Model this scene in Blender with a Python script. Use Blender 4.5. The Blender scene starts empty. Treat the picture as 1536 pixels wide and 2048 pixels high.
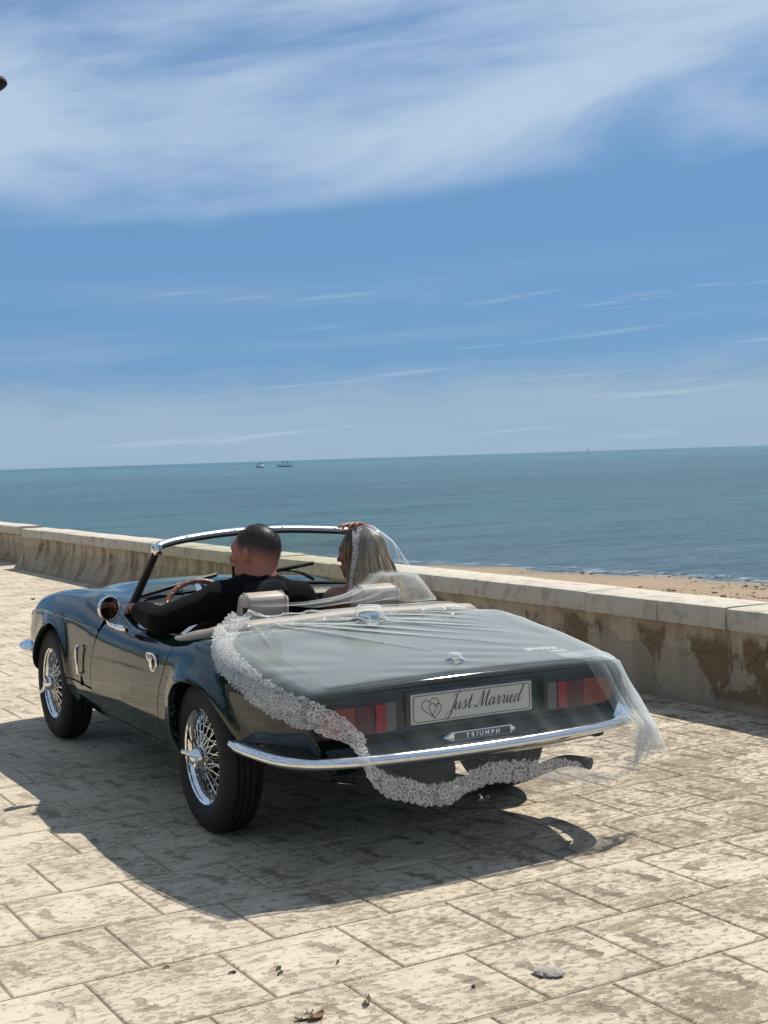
import bpy, math, random
import numpy as np
from mathutils import Vector, Matrix
random.seed(7); RNG = np.random.default_rng(11)
SC = bpy.context.scene
COL = SC.collection

# ------------------------------------------------------------------ camera
CAM = np.array([-2.5048, -4.7754, 1.3905]); YAW, PITCH, ROLL, FPX = 0.4710, 0.0373, -0.0317, 2718.0
PPX, PPY = 768-88.9, 1024-4.8
def cam_axes():
    f = np.array([math.sin(YAW)*math.cos(PITCH), math.cos(YAW)*math.cos(PITCH), -math.sin(PITCH)])
    r = np.array([math.cos(YAW), -math.sin(YAW), 0.0]); u = np.cross(r, f)
    c, s = math.cos(ROLL), math.sin(ROLL)
    return c*r+s*u, -s*r+c*u, f
CR, CU, CF = cam_axes()
cd = bpy.data.cameras.new('camera'); cam = bpy.data.objects.new('camera', cd); COL.objects.link(cam)
M = Matrix.Identity(4)
for i in range(3):
    M[i][0], M[i][1], M[i][2], M[i][3] = CR[i], CU[i], -CF[i], CAM[i]
cam.matrix_world = M
cd.sensor_fit = 'VERTICAL'; cd.sensor_height = 24.0; cd.lens = 24.0*FPX/2048.0
cd.shift_x = 88.9/2048; cd.shift_y = -4.8/2048
cd.clip_start = 0.05; cd.clip_end = 60000
SC.camera = cam
SC.render.resolution_x, SC.render.resolution_y = 768, 1024
def px(p):
    q = np.asarray(p, float)-CAM
    d = q@CF
    return PPX+FPX*(q@CR)/d, PPY-FPX*(q@CU)/d, d

# ------------------------------------------------------------------ colour management
SC.view_settings.view_transform = 'Standard'; SC.view_settings.look = 'None'
SC.view_settings.gamma = 1; SC.view_settings.use_curve_mapping = False
SC.view_settings.exposure = 0.14
SC.cycles.transparent_max_bounces = 24
SC.cycles.max_bounces = 8
SC.cycles.use_denoising = True

# ------------------------------------------------------------------ node helpers
class NT:
    def __init__(s, tree): s.t = tree; s.n = tree.nodes; s.l = tree.links
    def put(s, sock, v):
        if v is None: return
        if isinstance(v, bpy.types.NodeSocket): s.l.new(v, sock)
        elif isinstance(v, bpy.types.Node): s.l.new(v.outputs[0], sock)
        else:
            try: sock.default_value = v
            except Exception:
                sock.default_value = tuple(v)+(1.0,) if len(v) == 3 else v
    def new(s, typ, ins=None, **attr):
        nd = s.n.new(typ)
        for k, v in attr.items(): setattr(nd, k, v)
        for k, v in (ins or {}).items(): s.put(nd.inputs[k], v)
        return nd
    def math(s, op, a, b=None, c=None, clamp=False):
        nd = s.n.new('ShaderNodeMath'); nd.operation = op; nd.use_clamp = clamp
        s.put(nd.inputs[0], a); s.put(nd.inputs[1], b)
        if c is not None: s.put(nd.inputs[2], c)
        return nd.outputs[0]
    def vmath(s, op, a, b=None):
        nd = s.n.new('ShaderNodeVectorMath'); nd.operation = op
        s.put(nd.inputs[0], a); s.put(nd.inputs[1], b)
        return nd.outputs[0]
    def noise(s, vec, scale, detail=4, rough=0.55, dist=0.0):
        nd = s.new('ShaderNodeTexNoise', {'Scale': scale, 'Detail': detail, 'Roughness': rough, 'Distortion': dist})
        if vec is not None: s.put(nd.inputs['Vector'], vec)
        return nd.outputs[0]
    def voro(s, vec, scale, feature='F1', rnd=1.0, out=0):
        nd = s.new('ShaderNodeTexVoronoi', {'Scale': scale, 'Randomness': rnd}, feature=feature)
        if vec is not None: s.put(nd.inputs['Vector'], vec)
        return nd.outputs[out]
    def ramp(s, fac, stops, interp='LINEAR'):
        nd = s.n.new('ShaderNodeValToRGB'); cr = nd.color_ramp; cr.interpolation = interp
        while len(cr.elements) < len(stops): cr.elements.new(0.5)
        for e, (p, c) in zip(cr.elements, stops):
            e.position = p
            e.color = (c, c, c, 1) if isinstance(c, (int, float)) else (c[0], c[1], c[2], 1)
        s.put(nd.inputs[0], fac); return nd.outputs[0]
    def mix(s, fac, a, b, blend='MIX'):
        nd = s.n.new('ShaderNodeMix'); nd.data_type = 'RGBA'; nd.blend_type = blend
        def c4(v): return tuple(v)+(1.0,) if isinstance(v, (tuple, list)) and len(v) == 3 else v
        s.put(nd.inputs[0], fac); s.put(nd.inputs[6], c4(a)); s.put(nd.inputs[7], c4(b))
        return nd.outputs[2]
    def mapping(s, vec, scale=(1, 1, 1), rot=(0, 0, 0), loc=(0, 0, 0)):
        nd = s.n.new('ShaderNodeMapping'); s.put(nd.inputs[0], vec)
        nd.inputs['Scale'].default_value = scale; nd.inputs['Rotation'].default_value = rot; nd.inputs['Location'].default_value = loc
        return nd.outputs[0]
    def sep(s, vec):
        nd = s.n.new('ShaderNodeSeparateXYZ'); s.put(nd.inputs[0], vec); return nd.outputs
    def comb(s, x, y, z):
        nd = s.n.new('ShaderNodeCombineXYZ')
        for i, v in enumerate((x, y, z)): s.put(nd.inputs[i], v)
        return nd.outputs[0]
    def bump(s, h, strength=0.3, dist=0.01, normal=None):
        nd = s.new('ShaderNodeBump', {'Strength': strength, 'Distance': dist, 'Height': h})
        if normal is not None: s.put(nd.inputs['Normal'], normal)
        return nd.outputs[0]
    def pos(s): return s.new('ShaderNodeNewGeometry').outputs['Position']
    def obj(s): return s.new('ShaderNodeTexCoord').outputs['Object']
    def uv(s): return s.new('ShaderNodeTexCoord').outputs['UV']

def material(name):
    m = bpy.data.materials.new(name); m.use_nodes = True
    nt = NT(m.node_tree); b = nt.n['Principled BSDF']; return m, nt, b
def simple(name, col, rough=0.5, metal=0.0, coat=0.0, spec=0.5, var=0.0, bump=0.0, scale=30.0):
    m, nt, b = material(name)
    b.inputs['Base Color'].default_value = (*col, 1); b.inputs['Roughness'].default_value = rough
    b.inputs['Metallic'].default_value = metal; b.inputs['Coat Weight'].default_value = coat
    b.inputs['Specular IOR Level'].default_value = spec
    if var or bump:
        n = nt.noise(nt.obj(), scale, 5)
        if var:
            c = nt.mix(n, tuple(max(0, x*(1-var)) for x in col), tuple(min(1, x*(1+var)) for x in col))
            nt.put(b.inputs['Base Color'], c)
        if bump: nt.put(b.inputs['Normal'], nt.bump(n, bump, 0.004))
    return m

# ------------------------------------------------------------------ world: daylight sky with high cirrus
SUN_DIR = np.array([0.60, 0.20, 1.0]); SUN_DIR /= np.linalg.norm(SUN_DIR)
SUN_EL = math.asin(SUN_DIR[2]); SUN_AZ = math.atan2(SUN_DIR[0], SUN_DIR[1])
W = bpy.data.worlds.new('World'); SC.world = W; W.use_nodes = True
wt = NT(W.node_tree); wt.n.clear()
sky = wt.new('ShaderNodeTexSky', sky_type='NISHITA', sun_disc=False)
sky.sun_elevation = SUN_EL; sky.sun_rotation = SUN_AZ
sky.altitude = 0; sky.air_density = 1.0; sky.dust_density = 0.35; sky.ozone_density = 3.0
d = wt.new('ShaderNodeTexCoord').outputs['Generated']
dx, dy, dz = wt.sep(d)
az = wt.math('SUBTRACT', wt.math('ARCTAN2', dx, dy), YAW)
el = wt.math('ARCSINE', dz)
skyc = wt.new('ShaderNodeHueSaturation', {'Hue': 0.5, 'Saturation': 1.0, 'Value': 0.66, 'Color': sky.outputs[0]}).outputs[0]
skyc = wt.mix(1.0, skyc, (0.84, 0.98, 1.15), 'MULTIPLY')
lowblue = wt.math('MULTIPLY', wt.new('ShaderNodeMapRange', {'Value': el, 'From Min': 0.55, 'From Max': 0.16}, interpolation_type='SMOOTHSTEP').outputs[0], 0.80)
skyc = wt.mix(lowblue, skyc, (1.32, 2.92, 5.35))
# main cirrus bank, streaks rising gently to the right
tilt = wt.math('SUBTRACT', el, wt.math('MULTIPLY', az, 0.10))
v1 = wt.comb(wt.math('MULTIPLY', az, 2.2), wt.math('MULTIPLY', tilt, 8.0), 11.3)
n1 = wt.noise(v1, 1.5, 7, 0.52, 0.35)
v1b = wt.comb(wt.math('MULTIPLY', az, 7.0), wt.math('MULTIPLY', tilt, 42.0), 1.2)
n1b = wt.noise(v1b, 1.6, 7, 0.6, 0.7)
edge = wt.new('ShaderNodeMapRange', {'Value': wt.math('ADD', tilt, wt.math('MULTIPLY', wt.math('SUBTRACT', n1, 0.5), 0.14)), 'From Min': 0.168, 'From Max': 0.245}, interpolation_type='SMOOTHSTEP').outputs[0]
dens = wt.math('ADD', wt.math('MULTIPLY', n1, 1.0), wt.math('MULTIPLY', n1b, 0.18))
dens = wt.new('ShaderNodeMapRange', {'Value': dens, 'From Min': 0.33, 'From Max': 0.76}, interpolation_type='SMOOTHSTEP').outputs[0]
c1 = wt.math('MULTIPLY', wt.math('MULTIPLY', edge, dens), 0.90)
# thin low streaks
v2 = wt.comb(wt.math('MULTIPLY', az, 4.2), wt.math('MULTIPLY', wt.math('SUBTRACT', el, wt.math('MULTIPLY', az, 0.05)), 75.0), 8.1)
n2 = wt.noise(v2, 1.5, 7, 0.6, 0.4)
lowm = wt.new('ShaderNodeMapRange', {'Value': el, 'From Min': 0.155, 'From Max': 0.10}, interpolation_type='SMOOTHSTEP').outputs[0]
c2 = wt.new('ShaderNodeMapRange', {'Value': n2, 'From Min': 0.57, 'From Max': 0.74}, interpolation_type='SMOOTHSTEP').outputs[0]
c2 = wt.math('MULTIPLY', wt.math('MULTIPLY', c2, lowm), 0.46)
v3 = wt.comb(wt.math('MULTIPLY', az, 1.7), wt.math('MULTIPLY', wt.math('SUBTRACT', el, wt.math('MULTIPLY', az, 0.03)), 26.0), 2.3)
c3 = wt.new('ShaderNodeMapRange', {'Value': wt.noise(v3, 1.4, 6, 0.55, 0.3), 'From Min': 0.44, 'From Max': 0.70}, interpolation_type='SMOOTHSTEP').outputs[0]
c3 = wt.math('MULTIPLY', wt.math('MULTIPLY', c3, lowm), 0.30)
hn = wt.math('SUBTRACT', wt.noise(wt.comb(wt.math('MULTIPLY', az, 9.0), wt.math('MULTIPLY', el, 30.0), 4.0), 1.3, 6, .6, .5), .5)
hz = wt.new('ShaderNodeMapRange', {'Value': wt.math('ADD', el, wt.math('MULTIPLY', hn, 0.050)), 'From Min': 0.074, 'From Max': 0.032}, interpolation_type='SMOOTHSTEP').outputs[0]
hz = wt.math('MULTIPLY', hz, 0.80)
cl = wt.mix(hz, skyc, (3.25, 4.40, 5.50))
cl = wt.mix(c3, cl, (3.6, 4.75, 6.1))
cl = wt.mix(c2, cl, (4.6, 5.7, 6.8))
cl = wt.mix(c1, cl, (4.6, 5.7, 7.2))
bg = wt.new('ShaderNodeBackground', {'Color': cl, 'Strength': 0.10})
wt.l.new(bg.outputs[0], wt.new('ShaderNodeOutputWorld').inputs[0])

sl = bpy.data.lights.new('sun', 'SUN'); sl.energy = 5.0; sl.angle = math.radians(0.53); sl.color = (1.0, 0.965, 0.90)
sun = bpy.data.objects.new('sun', sl); COL.objects.link(sun)
sun.rotation_euler = Vector(SUN_DIR).to_track_quat('Z', 'Y').to_euler(); sun.location = (6, 2, 12)

# ------------------------------------------------------------------ object helpers
def link(name, me, parent=None, mats=None):
    o = bpy.data.objects.new(name, me); COL.objects.link(o)
    if parent is not None: o.parent = parent
    for m in (mats or []): me.materials.append(m)
    return o
def mesh(name, V, F, mat, parent=None, smooth=True, angle=35, uv=None, mi=None):
    me = bpy.data.meshes.new(name)
    me.from_pydata([tuple(map(float, v)) for v in V], [], [tuple(int(i) for i in f) for f in F])
    me.validate(); 
    if smooth:
        me.shade_smooth(); me.set_sharp_from_angle(angle=math.radians(angle))
    mats = mat if isinstance(mat, (list, tuple)) else [mat]
    o = link(name, me, parent, mats)
    if mi is not None:
        me.polygons.foreach_set('material_index', list(mi))
    if uv is not None:
        ul = me.uv_layers.new(name='UVMap')
        idx = np.empty(len(me.loops), int); me.loops.foreach_get('vertex_index', idx)
        ul.data.foreach_set('uv', np.asarray(uv, float)[idx].ravel())
    return o
def empty(name, parent=None, loc=(0, 0, 0), rot=(0, 0, 0)):
    o = bpy.data.objects.new(name, None); COL.objects.link(o); o.location = loc; o.rotation_euler = rot
    o.empty_display_size = 0.1
    if parent is not None: o.parent = parent
    return o
def tag(o, label=None, cat=None, group=None, kind=None):
    if label: o['label'] = label
    if cat: o['category'] = cat
    if group: o['group'] = group
    if kind: o['kind'] = kind
    return o
class MB:
    """collects simple solids into one mesh"""
    def __init__(s): s.V = []; s.F = []
    def add(s, V, F):
        k = len(s.V); s.V += [tuple(map(float, v)) for v in V]; s.F += [tuple(int(i)+k for i in f) for f in F]
    def grid(s, P, cu=False, cv=False):
        P = np.asarray(P, float); n, m = P.shape[:2]
        s.add(P.reshape(-1, 3), gridf(n, m, cu, cv))
    def tube(s, path, r, seg=8, closed=False, caps=True, flat=1.0, up=None):
        path = np.asarray(path, float); n = len(path)
        r = np.full(n, r) if np.isscalar(r) else np.asarray(r, float)
        rings = []
        T = np.gradient(path, axis=0) if not closed else (np.roll(path, -1, 0)-np.roll(path, 1, 0))
        T /= np.linalg.norm(T, axis=1)[:, None]+1e-12
        a = np.array([0, 0, 1.0]) if up is None else np.asarray(up, float)
        if abs(T[0]@a) > 0.9: a = np.array([1.0, 0, 0])
        N = a-(a@T[0])*T[0]; N /= np.linalg.norm(N)
        for i in range(n):
            N = N-(N@T[i])*T[i]; N /= np.linalg.norm(N)+1e-12
            B = np.cross(T[i], N)
            an = np.arange(seg)*2*math.pi/seg
            rings.append(path[i]+r[i]*(np.cos(an)[:, None]*N*flat+np.sin(an)[:, None]*B))
        k = len(s.V)
        s.grid(np.array(rings), closed, True)
        if caps and not closed:
            s.F.append(tuple(k+j for j in range(seg))[::-1]); s.F.append(tuple(k+(n-1)*seg+j for j in range(seg)))
    def box(s, c, h, R=None):
        V = np.array([(x, y, z) for x in (-1, 1) for y in (-1, 1) for z in (-1, 1)], float)*np.asarray(h)
        if R is not None: V = V@np.asarray(R).T
        s.add(V+np.asarray(c), [(0, 1, 3, 2), (4, 6, 7, 5), (0, 4, 5, 1), (2, 3, 7, 6), (0, 2, 6, 4), (1, 5, 7, 3)])
    def lathe(s, prof, seg=32, axis='x', c=(0, 0, 0), closed=False):
        P = []
        for a, r in prof:
            an = np.arange(seg)*2*math.pi/seg
            if axis == 'x': ring = np.stack([np.full(seg, a), r*np.cos(an), r*np.sin(an)], 1)
            elif axis == 'z': ring = np.stack([r*np.cos(an), r*np.sin(an), np.full(seg, a)], 1)
            else: ring = np.stack([r*np.cos(an), np.full(seg, a), r*np.sin(an)], 1)
            P.append(ring+np.asarray(c))
        s.grid(np.array(P), closed, True)
    def out(s, name, mat, parent=None, smooth=True, angle=35, **k):
        return mesh(name, s.V, s.F, mat, parent, smooth, angle, **k)
def gridf(n, m, cu=False, cv=False):
    F = []
    for i in range(n if cu else n-1):
        for j in range(m if cv else m-1):
            a = i*m+j; b = i*m+(j+1) % m; c = ((i+1) % n)*m+(j+1) % m; e = ((i+1) % n)*m+j
            F.append((a, e, c, b))
    return F
def crom(P, n=8, closed=False):
    P = np.asarray(P, float); N = len(P); out = []
    for i in range(N if closed else N-1):
        p1, p2 = P[i], P[(i+1) % N]
        p0 = P[i-1] if (i > 0 or closed) else 2*p1-p2
        p3 = P[(i+2) % N] if (i+2 < N or closed) else 2*p2-p1
        for t in np.arange(n)/n:
            out.append(0.5*((2*p1)+(-p0+p2)*t+(2*p0-5*p1+4*p2-p3)*t*t+(-p0+3*p1-3*p2+p3)*t**3))
    if not closed: out.append(P[-1])
    return np.array(out)
def resample(P, n):
    P = np.asarray(P, float); s = np.r_[0, np.cumsum(np.linalg.norm(np.diff(P, axis=0), axis=1))]
    u = np.linspace(0, s[-1], n)
    return np.stack([np.interp(u, s, P[:, k]) for k in range(P.shape[1])], 1)
def flip(F): return [tuple(reversed(f)) for f in F]
def rbox(c, h, r, seg=3):
    """rounded box by super-quadric projection of a subdivided cube"""
    n = 2*seg+4; V = []; F = []
    lin = np.concatenate([np.linspace(-1, -0.72, seg+1), np.linspace(0.72, 1, seg+1)])
    h = np.asarray(h, float); m = len(lin)
    for ax in range(3):
        for sg in (-1, 1):
            k = len(V)
            for a in lin:
                for b in lin:
                    p = np.zeros(3); p[ax] = sg; p[(ax+1) % 3] = a; p[(ax+2) % 3] = b
                    q = p*h; inner = np.clip(q, -(h-r), h-r); dd = q-inner; L = np.linalg.norm(dd)
                    if L > 1e-9: q = inner+dd/L*r
                    V.append(q+np.asarray(c))
            for f in gridf(m, m):
                f = tuple(k+i for i in f); F.append(f if sg < 0 else tuple(reversed(f)))
    return V, F

# ------------------------------------------------------------------ signed-distance bodies (one continuous surface)
class SDF:
    def __init__(s, lo, hi, h):
        s.lo = np.array(lo, float); s.h = h
        s.n = np.ceil((np.array(hi)-s.lo)/h).astype(int)+1
        s.F = np.full(s.n, 9.0, np.float32)
    def _reg(s, lo, hi, pad):
        a = np.clip(np.floor((np.array(lo)-pad-s.lo)/s.h).astype(int), 0, s.n); b = np.clip(np.ceil((np.array(hi)+pad-s.lo)/s.h).astype(int)+1, 0, s.n)
        sl_ = tuple(slice(x, y) for x, y in zip(a, b))
        ax = [s.lo[i]+s.h*np.arange(a[i], b[i]) for i in range(3)]
        return sl_, np.stack(np.meshgrid(*ax, indexing='ij'), -1)
    def comb(s, sl_, dd, k, sub=False):
        A = s.F[sl_]
        if A.size == 0: return
        if sub: A = -A
        if k > 0:
            hh = np.clip(0.5+0.5*(dd-A)/k, 0, 1); R = dd*(1-hh)+A*hh-k*hh*(1-hh)
        else: R = np.minimum(A, dd)
        s.F[sl_] = -R if sub else R
    def cap(s, a, b, ra, rb=None, k=0.02, sub=False):
        a = np.array(a, float); b = np.array(b, float); rb = ra if rb is None else rb; R = max(ra, rb)
        sl_, P = s._reg(np.minimum(a, b)-R, np.maximum(a, b)+R, k+0.03)
        ab = b-a; t = np.clip(((P-a)@ab)/(ab@ab+1e-12), 0, 1)
        s.comb(sl_, np.linalg.norm(P-a-t[..., None]*ab, axis=-1)-(ra+(rb-ra)*t), k, sub)
    def ell(s, c, r, k=0.02, sub=False, R=None):
        c = np.array(c, float); r = np.array(r, float)
        sl_, P = s._reg(c-r.max(), c+r.max(), k+0.03)
        q = P-c
        if R is not None: q = q@R
        k0 = np.linalg.norm(q/r, axis=-1); k1 = np.linalg.norm(q/(r*r), axis=-1)+1e-9
        s.comb(sl_, k0*(k0-1)/k1, k, sub)
    def mesh(s):
        F = s.F; ins = F < 0; n = np.array(F.shape)-1
        cnt = sum(ins[i:i+n[0], j:j+n[1], k:k+n[2]].astype(np.int8) for i in (0, 1) for j in (0, 1) for k in (0, 1))
        cell = (cnt > 0) & (cnt < 8); idx = np.full(cell.shape, -1); C = np.argwhere(cell); idx[cell] = np.arange(len(C))
        acc = np.zeros((len(C), 3)); w = np.zeros(len(C))
        cor = [(i, j, k) for i in (0, 1) for j in (0, 1) for k in (0, 1)]
        for a in cor:
            for ax in range(3):
                if a[ax] == 1: continue
                b = list(a); b[ax] = 1
                fa = F[C[:, 0]+a[0], C[:, 1]+a[1], C[:, 2]+a[2]]; fb = F[C[:, 0]+b[0], C[:, 1]+b[1], C[:, 2]+b[2]]
                m = (fa < 0) != (fb < 0); t = np.where(m, fa/np.where(np.abs(fa-fb) < 1e-9, 1, fa-fb), 0)
                p = np.array(a, float)+np.zeros((len(C), 3)); p[:, ax] = t
                acc[m] += p[m]; w[m] += 1
        V = s.lo+s.h*(C+acc/np.maximum(w, 1)[:, None]); Q = []
        for ax in range(3):
            o1, o2 = (ax+1) % 3, (ax+2) % 3
            A = ins[tuple(slice(0, -1) if i == ax else slice(None) for i in range(3))]
            B = ins[tuple(slice(1, None) if i == ax else slice(None) for i in range(3))]
            E = np.argwhere(A != B); ok = (E[:, o1] > 0) & (E[:, o2] > 0) & (E[:, o1] < n[o1]) & (E[:, o2] < n[o2]); E = E[ok]
            sgn = A[tuple(E.T)]
            def g(d1, d2):
                G = E.copy(); G[:, o1] -= d1; G[:, o2] -= d2; return idx[tuple(G.T)]
            q = np.stack([g(1, 1), g(0, 1), g(0, 0), g(1, 0)], 1)
            q[~sgn] = q[~sgn][:, ::-1]; Q.append(q)
        return V, np.concatenate(Q)
def xf(R, o, p): return tuple(np.asarray(o)+np.asarray(R)@np.asarray(p, float))

# ------------------------------------------------------------------ materials
def m_paint():
    m, nt, b = material('dark green paint')
    o = nt.obj()
    n = nt.noise(o, 3.0, 3)
    nt.put(b.inputs['Base Color'], nt.mix(n, (0.0013, 0.0075, 0.0054), (0.0020, 0.0110, 0.0080)))
    nt.put(b.inputs['Roughness'], nt.ramp(nt.noise(o, 9, 6), [(0.3, 0.04), (0.8, 0.10)]))
    b.inputs['Specular IOR Level'].default_value = 0.42
    nt.put(b.inputs['Normal'], nt.bump(nt.noise(o, 5.0, 2), 0.05, 0.02))
    return m
PAINT = m_paint()
def m_chrome():
    m, nt, b = material('chrome')
    o = nt.obj()
    b.inputs['Metallic'].default_value = 1.0
    nt.put(b.inputs['Base Color'], nt.mix(nt.ramp(nt.noise(o, 60, 6), [(0.55, 0.0), (0.75, 1.0)]), (0.78, 0.78, 0.77), (0.58, 0.55, 0.50)))
    nt.put(b.inputs['Roughness'], nt.ramp(nt.noise(o, 18, 5), [(0.3, 0.07), (0.8, 0.18)]))
    nt.put(b.inputs['Normal'], nt.bump(nt.noise(o, 6, 1), 0.03, 0.01))
    return m
CHROME = m_chrome()
RUBBER = simple('tyre rubber', (0.014, 0.013, 0.013), 0.72, spec=0.3, var=0.3, bump=0.15, scale=60)
BLACK = simple('black trim', (0.007, 0.007, 0.007), 0.45, spec=0.35, var=0.2)
GLOSSBLACK = simple('gloss black', (0.008, 0.009, 0.010), 0.2, var=0.2)
DARKIN = simple('underbody black', (0.004, 0.004, 0.004), 0.9, spec=0.1, var=0.2)
BEIGE = simple('beige vinyl', (0.42, 0.35, 0.285), 0.48, var=0.10, bump=0.12, scale=120)
VINYL = simple('beige hood cloth', (0.28, 0.235, 0.185), 0.55, var=0.12, bump=0.2, scale=60)
WOOD = simple('varnished wood', (0.22, 0.085, 0.035), 0.2, coat=0.5, var=0.35, scale=40)
ALLOY = simple('bright rail metal', (0.50, 0.54, 0.58), 0.32, metal=1.0, var=.12, scale=50)
BARREL = simple('wheel barrel', (0.10, 0.10, 0.10), 0.35, metal=0.7, var=.3)
EXH = simple('exhaust pipe black', (0.018, 0.016, 0.015), 0.5, var=0.4, bump=0.1)
LENSR = simple('red lens', (0.24, 0.004, 0.008), 0.18, coat=0.3, var=0.2, bump=0.15, scale=90)
LENSD = simple('dark red lens', (0.065, 0.004, 0.006), 0.18, coat=0.3, var=0.2, bump=0.15, scale=90)
LENSA = simple('amber lens', (0.19, 0.030, 0.007), 0.2, coat=0.3, var=0.25, bump=0.15, scale=80)
def ribs(m):
    nt = NT(m.node_tree); b = nt.n['Principled BSDF']; w = nt.new('ShaderNodeTexWave', {'Vector': nt.obj(), 'Scale': 46.0, 'Distortion': 0.0}, bands_direction='X').outputs[1]
    w2 = nt.new('ShaderNodeTexWave', {'Vector': nt.obj(), 'Scale': 40.0, 'Distortion': 0.0}, bands_direction='Z').outputs[1]; nt.put(b.inputs['Normal'], nt.bump(nt.math('ADD', w, nt.math('MULTIPLY', w2, .6)), .35, .003)); b.inputs['Coat Weight'].default_value = .25; b.inputs['Coat Roughness'].default_value = .05; b.inputs['Specular IOR Level'].default_value = .3
LENSW = simple('clear lens', (0.11, 0.10, 0.097), 0.18, coat=0.3, var=0.25, bump=0.2, scale=90)
for m_ in (LENSR, LENSD, LENSA, LENSW): ribs(m_)
BEZEL = simple('lamp bezel', (0.12, 0.12, 0.12), 0.3, metal=0.6, var=0.2)
PLATE = simple('cream plate', (0.52, 0.50, 0.42), 0.4, var=0.06, scale=8)
INK = simple('black print', (0.012, 0.014, 0.014), 0.5, var=0.1)
WHITEPRINT = simple('silver decal', (0.62, 0.64, 0.64), 0.4, var=0.05)
SILVER = simple('silver letter', (0.75, 0.75, 0.74), 0.25, metal=0.6, var=0.05)
def m_glass():
    m, nt, b = material('windscreen glass'); nt.n.remove(b)
    tr = nt.new('ShaderNodeBsdfTransparent', {'Color': (0.86, 0.87, 0.78, 1)})
    gl = nt.new('ShaderNodeBsdfGlossy', {'Color': (1, 1, 1, 1), 'Roughness': 0.02})
    df = nt.new('ShaderNodeBsdfDiffuse', {'Color': (0.7, 0.68, 0.6, 1)})
    lw = nt.new('ShaderNodeLayerWeight', {'Blend': 0.5})
    fr = nt.math('ADD', 0.025, nt.math('MULTIPLY', nt.math('POWER', lw.outputs['Facing'], 5.0), 0.6))
    o = nt.obj()
    dirt = nt.ramp(nt.noise(o, 7, 6, 0.65), [(0.50, 0.015), (0.72, 0.10)])
    a = nt.new('ShaderNodeMixShader', {0: dirt, 1: tr.outputs[0], 2: df.outputs[0]})
    c = nt.new('ShaderNodeMixShader', {0: fr, 1: a.outputs[0], 2: gl.outputs[0]})
    nt.l.new(c.outputs[0], nt.n['Material Output'].inputs[0]); return m
GLASS = m_glass()

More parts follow.
